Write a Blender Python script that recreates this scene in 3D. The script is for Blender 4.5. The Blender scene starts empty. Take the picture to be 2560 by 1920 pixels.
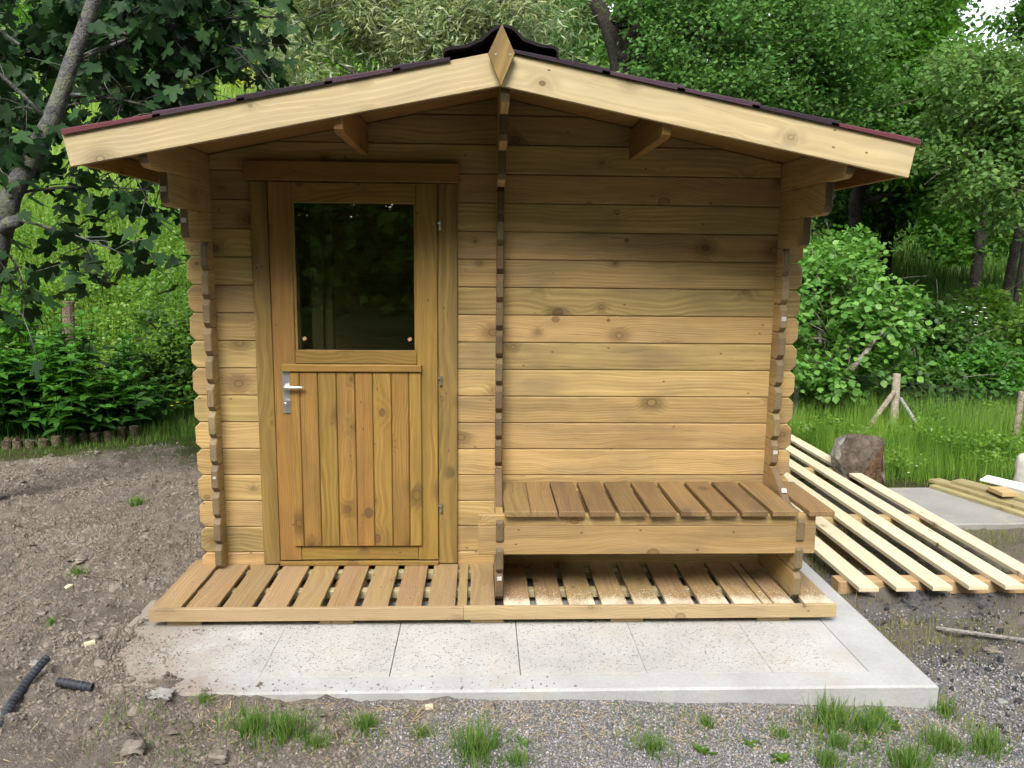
import bpy, math, random
import numpy as np
from mathutils import Matrix, Vector

R = math.radians
random.seed(7)
rng = np.random.default_rng(11)
S = bpy.context.scene
COL = S.collection

# ------------------------------------------------------------------ camera
cam_data = bpy.data.cameras.new('camera')
cam = bpy.data.objects.new('camera', cam_data)
COL.objects.link(cam)
YAW, PITCH, ROLL = 0.0402, -0.1557, 0.0109
f = Vector((math.sin(YAW) * math.cos(PITCH), math.cos(YAW) * math.cos(PITCH), math.sin(PITCH)))
r = Vector((math.cos(YAW), -math.sin(YAW), 0.0))
u = r.cross(f)
rr = r * math.cos(ROLL) + u * math.sin(ROLL)
uu = -r * math.sin(ROLL) + u * math.cos(ROLL)
m = Matrix((rr, uu, -f)).transposed().to_4x4()
m.translation = Vector((0.0219, -3.8507, 1.6286))
cam.matrix_world = m
cam_data.sensor_width = 36.0
cam_data.lens = 1956.86 / 2560 * 36.0
cam_data.clip_start = 0.05
cam_data.clip_end = 500
S.camera = cam

# ------------------------------------------------------------------ light
SUN_EL, SUN_AZ = R(46), R(196)          # bright overcast, light from behind the viewer
W = bpy.data.worlds.new('World'); S.world = W; W.use_nodes = True
wt = W.node_tree; wt.nodes.clear()
sky = wt.nodes.new('ShaderNodeTexSky'); sky.sky_type = 'NISHITA'; sky.sun_disc = False
sky.sun_elevation = SUN_EL; sky.sun_rotation = SUN_AZ
sky.air_density = 1.0; sky.dust_density = 1.5; sky.ozone_density = 1.0
hs = wt.nodes.new('ShaderNodeHueSaturation'); hs.inputs['Saturation'].default_value = 0.25
wt.links.new(sky.outputs[0], hs.inputs['Color'])
bg = wt.nodes.new('ShaderNodeBackground'); bg.inputs['Strength'].default_value = 0.10
wt.links.new(hs.outputs[0], bg.inputs['Color'])
wo = wt.nodes.new('ShaderNodeOutputWorld'); wt.links.new(bg.outputs[0], wo.inputs[0])

sl = bpy.data.lights.new('sun', 'SUN'); sl.energy = 1.5; sl.angle = R(30); sl.color = (1.0, 0.965, 0.91)
sun = bpy.data.objects.new('sun', sl); COL.objects.link(sun)
d = Vector((math.sin(SUN_AZ) * math.cos(SUN_EL), math.cos(SUN_AZ) * math.cos(SUN_EL), math.sin(SUN_EL)))
sun.rotation_euler = d.to_track_quat('Z', 'Y').to_euler()
sun.location = (0, -6, 8)

vs = S.view_settings
vs.view_transform = 'Standard'; vs.look = 'None'; vs.gamma = 1.0; vs.exposure = 1.9
vs.use_curve_mapping = False
S.render.engine = 'CYCLES'
S.cycles.max_bounces = 6
S.cycles.diffuse_bounces = 3
S.cycles.glossy_bounces = 2
S.cycles.transmission_bounces = 4
S.cycles.adaptive_threshold = 0.03
S.cycles.transparent_max_bounces = 8
S.cycles.use_denoising = True

# ------------------------------------------------------------------ helpers
WM = {}


def tag(o, label=None, cat=None, group=None, kind=None):
    if label: o['label'] = label
    if cat: o['category'] = cat
    if group: o['group'] = group
    if kind: o['kind'] = kind
    return o


def place(o, M=None, parent=None):
    M = M or Matrix.Identity(4)
    COL.objects.link(o)
    o.matrix_world = M
    WM[o.name] = M.copy()
    if parent is not None:
        o.parent = parent
        P = WM[parent.name]
        o.matrix_parent_inverse = P.inverted()
        o.matrix_basis = M
    return o


def empty(name, loc, label=None, cat=None, group=None, parent=None):
    o = bpy.data.objects.new(name, None)
    o.empty_display_size = 0.1
    place(o, Matrix.Translation(loc), parent)
    return tag(o, label, cat, group)


def mesh(name, verts, faces, mats, smooth=False, fmat=None):
    me = bpy.data.meshes.new(name)
    me.from_pydata([tuple(v) for v in verts], [], faces)
    if not isinstance(mats, (list, tuple)): mats = [mats]
    for mm in mats: me.materials.append(mm)
    if fmat is not None:
        me.polygons.foreach_set('material_index', np.array(fmat, dtype=np.int32))
    if smooth:
        me.polygons.foreach_set('use_smooth', np.ones(len(me.polygons), dtype=bool))
    me.update()
    return me


def obj(name, me, M=None, parent=None):
    return place(bpy.data.objects.new(name, me), M, parent)


def axes(X, Y, Z, loc):
    M = Matrix((Vector(X), Vector(Y), Vector(Z))).transposed().to_4x4()
    M.translation = Vector(loc)
    return M


def inset(poly, c):
    n = len(poly); out = []
    for i in range(n):
        p0, p1, p2 = Vector(poly[i - 1]), Vector(poly[i]), Vector(poly[(i + 1) % n])
        e1 = (p1 - p0).normalized(); e2 = (p2 - p1).normalized()
        n1 = Vector((-e1.y, e1.x)); n2 = Vector((-e2.y, e2.x))   # inward for CCW
        b = n1 + n2
        k = c / max(0.25, 1 + n1.dot(n2))
        q = p1 + b * k
        out.append((q.x, q.y))
    return out


def area(poly):
    return 0.5 * sum(poly[i - 1][0] * poly[i][1] - poly[i][0] * poly[i - 1][1] for i in range(len(poly)))


def slabmesh(name, poly, T, c, mat, end_mat=None, L=None):
    """outline in local XZ extruded along local Y (thickness T), edges eased by c"""
    poly = [tuple(p) for p in poly]
    if area(poly) < 0: poly = poly[::-1]
    inn = inset(poly, c)
    layers = [(inn, -T / 2), (poly, -T / 2 + c), (poly, T / 2 - c), (inn, T / 2)]
    v = []; n = len(poly)
    for P, y in layers: v += [(p[0], y, p[1]) for p in P]
    fs = [tuple(range(n)), tuple(range(4 * n - 1, 3 * n - 1, -1))]
    fm = [0, 0]
    for l in range(3):
        for i in range(n):
            j = (i + 1) % n
            fs.append((l * n + j, l * n + i, (l + 1) * n + i, (l + 1) * n + j))
            e = Vector(poly[j]) - Vector(poly[i])
            fm.append(1 if (end_mat and abs(e.y) > abs(e.x) * 0.5 and abs(e.x) < .3) else 0)
    return mesh(name, v, fs, [mat] + ([end_mat] if end_mat else []), fmat=fm)


def rect(L, Wd):
    return [(-L / 2, -Wd / 2), (L / 2, -Wd / 2), (L / 2, Wd / 2), (-L / 2, Wd / 2)]


AX = {  # length, thickness, width -> world axes
    'X': ((1, 0, 0), (0, 1, 0), (0, 0, 1)),       # wall log along x, upright
    'Y': ((0, 1, 0), (-1, 0, 0), (0, 0, 1)),      # side log along y
    'Z': ((0, 0, 1), (0, 1, 0), (-1, 0, 0)),      # upright board facing front
    'DY': ((0, 1, 0), (0, 0, 1), (1, 0, 0)),      # flat board along y
    'DX': ((1, 0, 0), (0, 0, 1), (0, -1, 0)),     # flat board along x
}


def board(name, b, axis, mat, parent, c=0.003, end_mat=None):
    """board from a world box (x0,x1,y0,y1,z0,z1)"""
    lo = Vector((b[0], b[2], b[4])); hi = Vector((b[1], b[3], b[5]))
    s = hi - lo; ctr = (lo + hi) / 2
    X, Y, Z = (Vector(a) for a in AX[axis])
    dim = lambda a: abs(a.x) * s.x + abs(a.y) * s.y + abs(a.z) * s.z
    L, T, Wd = dim(X), dim(Y), dim(Z)
    me = slabmesh(name, rect(L, Wd), T, min(c, T * .3, Wd * .3), mat, end_mat)
    return obj(name, me, axes(X, Y, Z, ctr), parent)


def clip(poly, nx, nz, k):
    """keep nx*x+nz*z<=k"""
    out = []
    for i in range(len(poly)):
        a, b = poly[i - 1], poly[i]
        da = nx * a[0] + nz * a[1] - k; db = nx * b[0] + nz * b[1] - k
        if (da <= 0) != (db <= 0):
            t = da / (da - db)
            out.append((a[0] + t * (b[0] - a[0]), a[1] + t * (b[1] - a[1])))
        if db <= 0: out.append(b)
    return out


def tube_arrays(pts, rad, seg=8, jitter=0.0, cap=True):
    pts = [Vector(p) for p in pts]
    v = []; fs = []
    side = None
    for i, p in enumerate(pts):
        t = (pts[min(i + 1, len(pts) - 1)] - pts[max(i - 1, 0)]).normalized()
        if side is None:
            side = t.cross(Vector((0.3, 0.9, 0.2))).normalized()
        side = (side - t * side.dot(t)).normalized()
        up = t.cross(side)
        for k in range(seg):
            a = 2 * math.pi * k / seg
            rr_ = rad[i] * (1 + (random.random() - .5) * jitter)
            v.append(p + (side * math.cos(a) + up * math.sin(a)) * rr_)
    for i in range(len(pts) - 1):
        for k in range(seg):
            j = (k + 1) % seg
            fs.append((i * seg + k, i * seg + j, (i + 1) * seg + j, (i + 1) * seg + k))
    if cap:
        fs.append(tuple(range(seg - 1, -1, -1)))
        fs.append(tuple(range((len(pts) - 1) * seg, len(pts) * seg)))
    return v, fs


def merge(parts):
    v = []; fs = []
    for pv, pf in parts:
        o = len(v); v += list(pv); fs += [tuple(i + o for i in ff) for ff in pf]
    return v, fs


def box_arrays(x0, x1, y0, y1, z0, z1):
    v = [(x0, y0, z0), (x1, y0, z0), (x1, y1, z0), (x0, y1, z0), (x0, y0, z1), (x1, y0, z1), (x1, y1, z1), (x0, y1, z1)]
    fs = [(3, 2, 1, 0), (4, 5, 6, 7), (0, 1, 5, 4), (1, 2, 6, 5), (2, 3, 7, 6), (3, 0, 4, 7)]
    return v, fs


# ---- numpy noise
def _hash(ix, iy, s):
    h = (ix.astype(np.int64) * 374761393 + iy.astype(np.int64) * 668265263 + s * 982451653) & 0xffffffff
    h = ((h ^ (h >> 13)) * 1274126177) & 0xffffffff
    return ((h ^ (h >> 16)) & 0xffff) / 65535.0


def vnoise(x, y, s=0):
    x = np.asarray(x, float); y = np.asarray(y, float)
    ix = np.floor(x); iy = np.floor(y); fx = x - ix; fy = y - iy
    fx = fx * fx * (3 - 2 * fx); fy = fy * fy * (3 - 2 * fy)
    a = _hash(ix, iy, s); b = _hash(ix + 1, iy, s); c = _hash(ix, iy + 1, s); d_ = _hash(ix + 1, iy + 1, s)
    return (a * (1 - fx) + b * fx) * (1 - fy) + (c * (1 - fx) + d_ * fx) * fy


def fbm(x, y, s=0, o=4):
    t = 0; a = 0.5; n = 0
    for i in range(o):
        t = t + a * vnoise(x * 2 ** i + i * 17.3, y * 2 ** i - i * 9.1, s + i); n += a; a *= 0.5
    return t / n


def sstep(a, b, x):
    t = np.clip((np.asarray(x, float) - a) / (b - a), 0, 1)
    return t * t * (3 - 2 * t)


# ---- bulk meshes of many small copies of one template
def unit(a):
    return a / np.maximum(np.linalg.norm(a, axis=-1, keepdims=True), 1e-9)


def frames(axis, normal):
    a = unit(axis); n = unit(normal - a * (normal * a).sum(-1, keepdims=True))
    s = np.cross(a, n)
    return np.stack([s, a, n], axis=-1)      # columns: side, along, normal


def bulk(name, tv, tf, pos, Rm, scale, mat, val=None, smooth=False):
    tv = np.asarray(tv, float); N = len(pos)
    scale = np.broadcast_to(np.asarray(scale, float), (N,)) if np.ndim(scale) < 2 else scale
    sc = scale[:, None, None] if scale.ndim == 1 else scale[:, None, :]
    V = np.einsum('nij,nkj->nki', Rm, tv[None] * sc) + pos[:, None, :]
    k = len(tv)
    me = bpy.data.meshes.new(name)
    me.vertices.add(N * k); me.vertices.foreach_set('co', V.reshape(-1).astype(np.float32))
    flat = np.concatenate([np.array(x) for x in tf]); ln = np.array([len(x) for x in tf])
    L = (flat[None] + (np.arange(N) * k)[:, None]).reshape(-1)
    ls = np.tile(ln, N); st = np.concatenate([[0], np.cumsum(ls)[:-1]])
    me.loops.add(len(L)); me.loops.foreach_set('vertex_index', L.astype(np.int32))
    me.polygons.add(len(ls)); me.polygons.foreach_set('loop_start', st.astype(np.int32))
    me.polygons.foreach_set('loop_total', ls.astype(np.int32))
    if smooth: me.polygons.foreach_set('use_smooth', np.ones(len(ls), dtype=bool))
    if val is not None:
        at = me.attributes.new('lv', 'FLOAT', 'FACE')
        at.data.foreach_set('value', np.repeat(val, len(tf)).astype(np.float32))
    me.materials.append(mat)
    me.update(calc_edges=True)
    me.validate()
    return me


RHOMB = ([(0, 0, 0), (.30, .45, .07), (0, 1, 0), (-.30, .45, .07)], [(0, 1, 2, 3)])
WILLOW = ([(0, 0, 0), (.085, .4, .03), (0, 1, -.06), (-.085, .4, .03)], [(0, 1, 2, 3)])
HEX = ([(0, 0, 0), (.30, .22, .05), (.40, .55, .06), (0, 1, -.04), (-.40, .55, .06), (-.30, .22, .05), (0, .5, -.02)],
       [(0, 1, 2, 6), (6, 2, 3), (0, 6, 4, 5), (6, 3, 4)])
BROAD = ([(0, 0, 0), (.22, .28, .06), (.20, .62, .03), (0, 1, -.16), (-.20, .62, .03), (-.22, .28, .06), (0, .45, -.01)], [(0, 1, 2, 6), (6, 2, 3), (0, 6, 4, 5), (6, 3, 4)])
LANCE = ([(0, 0, 0), (.17, .3, .05), (.13, .65, .03), (0, 1, -.12), (-.13, .65, .03), (-.17, .3, .05)], [(0, 1, 2, 3, 4, 5)])
BLADE = ([(-.5, 0, 0), (.5, 0, 0), (.38, .55, .10), (-.38, .55, .10), (0, 1, .34)], [(0, 1, 2, 3), (3, 2, 4)])

# ------------------------------------------------------------------ node helpers
class NB:
    def __init__(self, name):
        self.m = bpy.data.materials.new(name); self.m.use_nodes = True
        self.t = self.m.node_tree; self.t.nodes.clear()

    def n(self, typ, props=None, ins=None, out=0):
        nd = self.t.nodes.new('ShaderNode' + typ)
        for k, v in (props or {}).items(): setattr(nd, k, v)
        for k, v in (ins or {}).items():
            s = nd.inputs[k]
            if isinstance(v, bpy.types.NodeSocket): self.t.links.new(v, s)
            else: s.default_value = v
        return nd.outputs[out] if len(nd.outputs) else None

    def math(self, op, a, b=0.0, c=0.0, clamp=False):
        return self.n('Math', {'operation': op, 'use_clamp': clamp}, {0: a, 1: b, 2: c})

    def mix(self, fac, a, b, mode='MIX'):
        nd = self.t.nodes.new('ShaderNodeMix'); nd.data_type = 'RGBA'; nd.blend_type = mode
        for i, v in ((0, fac), (6, a), (7, b)):
            if isinstance(v, bpy.types.NodeSocket): self.t.links.new(v, nd.inputs[i])
            else: nd.inputs[i].default_value = v if i == 0 else (*v[:3], 1.0)
        return nd.outputs[2]

    def noise(self, vec, scale, detail=3.0, rough=0.55, out=0):
        return self.n('TexNoise', {}, {'Vector': vec, 'Scale': scale, 'Detail': detail, 'Roughness': rough}, out)

    def rng(self, v, a, b, c=0.0, d_=1.0):
        return self.n('MapRange', {'clamp': True}, {0: v, 1: a, 2: b, 3: c, 4: d_})

    def comb(self, x, y, z):
        return self.n('CombineXYZ', {}, {0: x, 1: y, 2: z})

    def sep(self, v):
        nd = self.t.nodes.new('ShaderNodeSeparateXYZ'); self.t.links.new(v, nd.inputs[0])
        return nd.outputs[0], nd.outputs[1], nd.outputs[2]

    def bump(self, h, strength=0.3, dist=0.01):
        return self.n('Bump', {}, {'Height': h, 'Strength': strength, 'Distance': dist})

    def finish(self, col, rough=0.6, bump=None, spec=0.3, metallic=0.0, shader=None):
        if shader is None:
            ins = {'Base Color': col if isinstance(col, bpy.types.NodeSocket) else (*col[:3], 1), 'Roughness': rough,
                   'Specular IOR Level': spec, 'Metallic': metallic}
            if bump is not None: ins['Normal'] = bump
            shader = self.n('BsdfPrincipled', {}, ins)
        self.n('OutputMaterial', {}, {0: shader})
        return self.m


def wood(name, light, dark, knot=(.085, .046, .020), grey=0.25, ring=0.014, contrast=0.55, knots=1.0, vary=0.22, dust=False,
         rough=0.55, greycol=None):
    b = NB(name)
    co = b.n('TexCoord', out=3)
    rnd = b.n('ObjectInfo', out=5)
    x, y, z = b.sep(co)
    r2 = b.math('FRACT', b.math('MULTIPLY', rnd, 17.13)); r3 = b.math('FRACT', b.math('MULTIPLY', rnd, 91.7))
    xs = b.math('ADD', x, b.math('MULTIPLY', rnd, 60.0))
    ys = b.math('ADD', y, b.math('MULTIPLY', r2, 13.0))
    # slow wander of the grain along the board
    w1 = b.noise(b.comb(b.math('MULTIPLY', xs, 1.6), ys, b.math('MULTIPLY', z, 3.0)), 1.0, 2.0)
    w2 = b.noise(b.comb(b.math('MULTIPLY', xs, 7.0), ys, b.math('MULTIPLY', z, 9.0)), 1.0, 2.0)
    wob = b.math('ADD', b.math('MULTIPLY', b.math('SUBTRACT', w1, .5), .16), b.math('MULTIPLY', b.math('SUBTRACT', w2, .5), .009))
    wob = b.math('MULTIPLY', wob, b.math('MULTIPLY_ADD', b.math('FRACT', b.math('MULTIPLY', rnd, 53.7)), 1.1, .25))
    # knots
    vor = b.t.nodes.new('ShaderNodeTexVoronoi'); vor.voronoi_dimensions = '2D'; vor.feature = 'F1'
    kv = b.comb(b.math('MULTIPLY', xs, 3.0), b.math('ADD', b.math('MULTIPLY', z, 6.0), b.math('MULTIPLY', r3, 40.0)), 0.0)
    b.t.links.new(kv, vor.inputs['Vector']); vor.inputs['Scale'].default_value = 1.0
    dv = b.n('VectorMath', {'operation': 'SUBTRACT'}, {0: kv, 1: vor.outputs['Position']})
    dx, dz, _ = b.sep(dv)
    dx = b.math('DIVIDE', dx, 3.0 * 1.35); dz = b.math('DIVIDE', dz, 6.0)
    kd = b.math('SQRT', b.math('ADD', b.math('MULTIPLY', dx, dx), b.math('MULTIPLY', dz, dz)))
    cr, cg, cb = b.sep(vor.outputs['Color'])
    kq = b.math('MAXIMUM', b.math('SUBTRACT', cr, .46), 0.0)
    krad = b.math('MULTIPLY_ADD', b.math('MULTIPLY', kq, kq), .050 * knots, .0042 * min(1.0, knots + .2))
    rel = b.math('DIVIDE', kd, krad)
    near = b.math('EXPONENT', b.math('MULTIPLY', b.math('MULTIPLY', rel, rel), -.055))
    near = b.math('MULTIPLY', near, b.rng(kd, .075, .035))
    kmask = b.rng(rel, .75, 1.15, 1.0, 0.0)
    kexists = b.rng(cr, .50, .53)
    kmask = b.math('MULTIPLY', kmask, kexists)
    halo = b.math('MULTIPLY', near, kexists)
    # rings about a pith somewhere near the board
    oy = b.math('ADD', y, b.math('ADD', b.math('MULTIPLY', r2, .07), .015))
    oz = b.math('ADD', z, b.math('MULTIPLY', b.math('SUBTRACT', r3, .5), .20))
    oz = b.math('ADD', oz, wob)
    rad = b.math('SQRT', b.math('ADD', b.math('MULTIPLY', oy, oy), b.math('MULTIPLY', oz, oz)))
    rad = b.math('ADD', rad, b.math('MULTIPLY', halo, .03))
    ph = b.math('DIVIDE', b.math('MULTIPLY', rad, 2 * math.pi / ring), b.math('MULTIPLY_ADD', r2, .9, .6))
    s = b.math('MULTIPLY_ADD', b.math('SINE', ph), .5, .5)
    ringv = b.math('POWER', s, 5.0)
    fib = b.noise(b.comb(b.math('MULTIPLY', xs, 3.0), b.math('MULTIPLY', ys, 60.0), b.math('MULTIPLY', b.math('ADD', z, wob), 110.0)), 1.0, 3.0)
    streak = b.noise(b.comb(b.math('MULTIPLY', xs, .9), b.math('MULTIPLY', ys, 6.0), b.math('MULTIPLY', b.math('ADD', z, wob), 26.0)), 1.0, 3.0)
    fac = b.math('ADD', b.math('MULTIPLY', b.math('POWER', b.math('SUBTRACT', 1.0, s), 2.0), .22), b.math('MULTIPLY', b.rng(fib, .35, .68), .42))
    fac = b.math('MULTIPLY', b.math('ADD', fac, b.math('MULTIPLY', b.rng(streak, .30, .72), .55)), contrast)
    col = b.mix(b.math('MINIMUM', fac, 1.0), light, dark)
    rvis = b.rng(b.noise(b.comb(b.math('MULTIPLY', xs, 2.6), ys, b.math('MULTIPLY', z, 7.0)), 1.0, 2.0), .40, .62, .08, 1.0)
    col = b.mix(b.math('MULTIPLY', b.math('MULTIPLY', ringv, rvis), .42), col, tuple(min(.9, c * 1.28) for c in light))
    # uneven stain, bluish grey weathering
    st = b.noise(b.comb(b.math('MULTIPLY', xs, 2.2), ys, b.math('MULTIPLY', z, 8.0)), 1.0, 4.0)
    gc = greycol or tuple(c * .62 + .03 for c in dark)
    col = b.mix(b.math('MULTIPLY', b.rng(st, .46, .72), grey), col, gc)
    col = b.mix(b.math('MULTIPLY', b.math('MULTIPLY', halo, b.rng(cg, .15, .6)), .75), col, tuple(c * .55 + .012 for c in dark))
    core = b.mix(b.math('MULTIPLY', b.math('SINE', b.math('MULTIPLY', rel, 9.0)), .3), tuple(c * 1.5 for c in knot), knot)
    kc = b.mix(b.rng(cb, .35, .65), core, tuple(light[i] * .42 + dark[i] * .35 for i in range(3)))
    col = b.mix(b.math('MULTIPLY', kmask, .85), col, kc)
    rim = b.math('MULTIPLY', b.math('MULTIPLY', b.rng(rel, .7, .95), b.rng(rel, 1.3, 1.0)), kexists)
    col = b.mix(b.math('MULTIPLY', rim, .6), col, knot)
    val = b.math('MULTIPLY_ADD', b.math('SUBTRACT', r3, .5), vary * 2, 1.0)
    col = b.n('HueSaturation', {}, {'Hue': b.math('MULTIPLY_ADD', b.math('SUBTRACT', r2, .5), .018, .5), 'Saturation': 1.0, 'Value': val, 'Fac': 1.0, 'Color': col})
    if dust:                                      # spilt sawdust, lying along the front of the deck under the bench
        gp = b.n('NewGeometry', out=0)
        px, py, pz = b.sep(gp)
        dn = b.noise(b.n('VectorMath', {'operation': 'MULTIPLY'}, {0: gp, 1: (9, 5, 1)}), 1.0, 5.0, .7)
        fine = b.noise(gp, 160.0, 3.0, .8)
        band = b.math('MULTIPLY', b.rng(py, -.30, -.47), b.rng(px, .05, .14))
        dm = b.rng(b.math('ADD', b.math('MULTIPLY', band, .62), b.math('ADD', b.math('MULTIPLY', dn, .75), b.math('MULTIPLY', fine, .35))), 0.96, 1.22)
        dm = b.math('MULTIPLY', dm, b.rng(px, .05, .14))
        spk = b.math('MULTIPLY', b.rng(b.noise(gp, 95.0, 2.0, .6), .66, .72), .5)
        dm = b.math('MAXIMUM', dm, b.math('MULTIPLY', spk, b.rng(py, .0, -.3)))
        col = b.mix(b.math('MULTIPLY', dm, .88), col, (.72, .64, .50))
    crk = b.noise(b.comb(b.math('MULTIPLY', xs, 5.5), ys, b.math('MULTIPLY', b.math('ADD', z, wob), 190.0)), 1.0, 1.0)
    col = b.mix(b.rng(crk, .70, .76, 0, .5), col, tuple(c * .30 for c in dark))
    pin = b.t.nodes.new('ShaderNodeTexVoronoi'); pin.voronoi_dimensions = '2D'; pin.feature = 'F1'; pin.inputs['Scale'].default_value = 1.0
    b.t.links.new(b.comb(b.math('MULTIPLY', xs, 7.0), b.math('ADD', b.math('MULTIPLY', z, 12.0), b.math('MULTIPLY', r2, 30.0)), 0.0), pin.inputs['Vector'])
    pr, pg, pb = b.sep(pin.outputs['Color'])
    col = b.mix(b.math('MULTIPLY', b.rng(pin.outputs['Distance'], .035, .055, .8, 0.0), b.rng(pr, .84, .86)), col, knot)
    bh = b.math('ADD', b.math('MULTIPLY', ringv, .4), b.math('MULTIPLY', fib, .5))
    return b.finish(col, rough, b.bump(bh, .12, .004), .28)


def leafmat(name, a, bcol, trans=0.35, rough=.45, spec=.35, back=None):
    b = NB(name)
    at = b.n('Attribute', {'attribute_name': 'lv'}, out=2)
    col = b.mix(at, a, bcol)
    if back: col = b.mix(b.n('NewGeometry', out=6), col, back)
    p = b.n('BsdfPrincipled', {}, {'Base Color': col, 'Roughness': rough, 'Specular IOR Level': spec})
    tcol = b.mix(.5, col, b.mix(1.0, col, (1.3, 1.45, .35), 'MULTIPLY'))
    t = b.n('BsdfTranslucent', {}, {'Color': tcol})
    sh = b.n('MixShader', {}, {0: trans, 1: p, 2: t})
    return b.finish(None, shader=sh)


def plain(name, col, rough=.6, spec=.3, metallic=0.0, nscale=30.0, amt=.25, bump=0.0):
    b = NB(name)
    co = b.n('TexCoord', out=3)
    n1 = b.noise(co, nscale, 5.0, .6)
    c = b.mix(b.rng(n1, .3, .7), tuple(k * (1 - amt) for k in col), tuple(min(1, k * (1 + amt)) for k in col))
    return b.finish(c, rough, b.bump(n1, bump, .01) if bump else None, spec, metallic)


def bark(name, a, bcol, lichen=None, scale=9.0):
    b = NB(name)
    co = b.n('TexCoord', out=3)
    n1 = b.noise(co, scale, 8.0, .7); n2 = b.noise(co, scale * 5, 4.0, .6); n3 = b.noise(co, scale * .7, 3.0)
    c = b.mix(b.rng(n1, .35, .65), a, bcol)
    c = b.mix(b.rng(n2, .45, .7, 0, .6), c, tuple(k * .35 for k in a))
    if lichen: c = b.mix(b.rng(n3, .52, .6, 0, .75), c, lichen)
    return b.finish(c, .9, b.bump(b.math('ADD', n1, n2), .8, .03), .1)


# ------------------------------------------------------------------ materials
M_WALL = wood('stained_wall_wood', (.450, .314, .132), (.212, .130, .043), grey=.55, greycol=(.150, .115, .068), contrast=.75, vary=.17)
M_ENDL = wood('stained_side_end_grain', (.215, .158, .085), (.105, .070, .034), grey=.5, knots=.2)
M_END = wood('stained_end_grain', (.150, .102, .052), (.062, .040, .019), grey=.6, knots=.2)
M_DOOR = wood('stained_door_wood', (.320, .190, .050), (.140, .071, .016), grey=.45, vary=.10, greycol=(.125, .083, .030), contrast=.7)
M_CASE = wood('stained_casing_wood', (.285, .180, .057), (.115, .066, .018), grey=.35, vary=.08, knots=.6, ring=.018, contrast=.85)
M_BARGE = wood('pale_barge_wood', (.490, .388, .225), (.330, .235, .115), grey=.40, vary=.05, knots=1.0, contrast=.60, greycol=(.33, .265, .18))
M_FASC = wood('pale_fascia_wood', (.42, .318, .170), (.27, .187, .088), grey=.3, vary=.05, contrast=.6)
M_DECK = wood('stained_deck_wood', (.345, .230, .112), (.165, .100, .041), grey=.45, knots=.5, vary=.14, dust=True, greycol=(.25, .195, .14))
M_BENCH = wood('stained_bench_wood', (.235, .150, .063), (.095, .057, .023), grey=.50, knots=.6, vary=.16)
M_SOFF = wood('stained_soffit_wood', (.30, .172, .055), (.165, .088, .025), grey=.2, knots=.5)
M_JOIST = wood('treated_joist_wood', (.42, .37, .20), (.29, .25, .125), grey=.2, knots=.5)
M_RAW = wood('raw_spruce_wood', (.66, .575, .40), (.56, .445, .28), grey=.08, knots=.45, vary=.06, contrast=.45, greycol=(.5, .4, .26))
M_RAWB = wood('raw_spruce_beam', (.46, .33, .165), (.33, .21, .095), grey=.3, knots=.8, vary=.10)
M_STACK = wood('weathered_plank_wood', (.36, .31, .15), (.22, .18, .08), grey=.4, knots=.5)
M_SHR = plain('red_shingle', (.115, .035, .045), .85, .2, nscale=350, amt=.5, bump=.3)
M_SHP = plain('purple_shingle', (.062, .035, .05), .85, .2, nscale=350, amt=.5, bump=.3)
M_SHD = plain('dark_shingle', (.03, .02, .028), .85, .2, nscale=350, amt=.5, bump=.3)
M_CAP = plain('dark_bitumen', (.012, .008, .011), .8, .2, nscale=200, amt=.4, bump=.3)
M_METAL = plain('brushed_aluminium', (.72, .72, .74), .32, .5, .9, amt=.06)
M_STEEL = plain('zinc_steel', (.55, .55, .53), .3, .5, .9, amt=.15)
M_TAG = plain('paper_tag', (.46, .43, .38), .8, .2, nscale=220, amt=.35)
M_STICK = plain('brown_sticker', (.42, .25, .14), .6, .3)
M_DARKIN = wood('brown_inner_wood', (.30, .20, .09), (.18, .10, .04), grey=.2)  # brown wood of inner boards, jambs and the frame's runner

b = NB('window_glass')
geo = b.t.nodes.new('ShaderNodeNewGeometry')
cosv = b.math('ABSOLUTE', b.n('VectorMath', {'operation': 'DOT_PRODUCT'}, {0: geo.outputs['Incoming'], 1: geo.outputs['Normal']}, 1))
fr = b.math('MULTIPLY_ADD', b.math('POWER', b.math('SUBTRACT', 1.0, cosv), 5.0), .9, .045)
gl = b.n('BsdfGlossy', {}, {'Color': (1, 1, 1, 1), 'Roughness': .0})
tr = b.n('BsdfTransparent', {}, {'Color': (.58, .62, .60, 1)})
M_GLASS = b.finish(None, shader=b.n('MixShader', {}, {0: b.math('MULTIPLY', fr, 2.6, clamp=True), 1: tr, 2: gl}))

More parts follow.
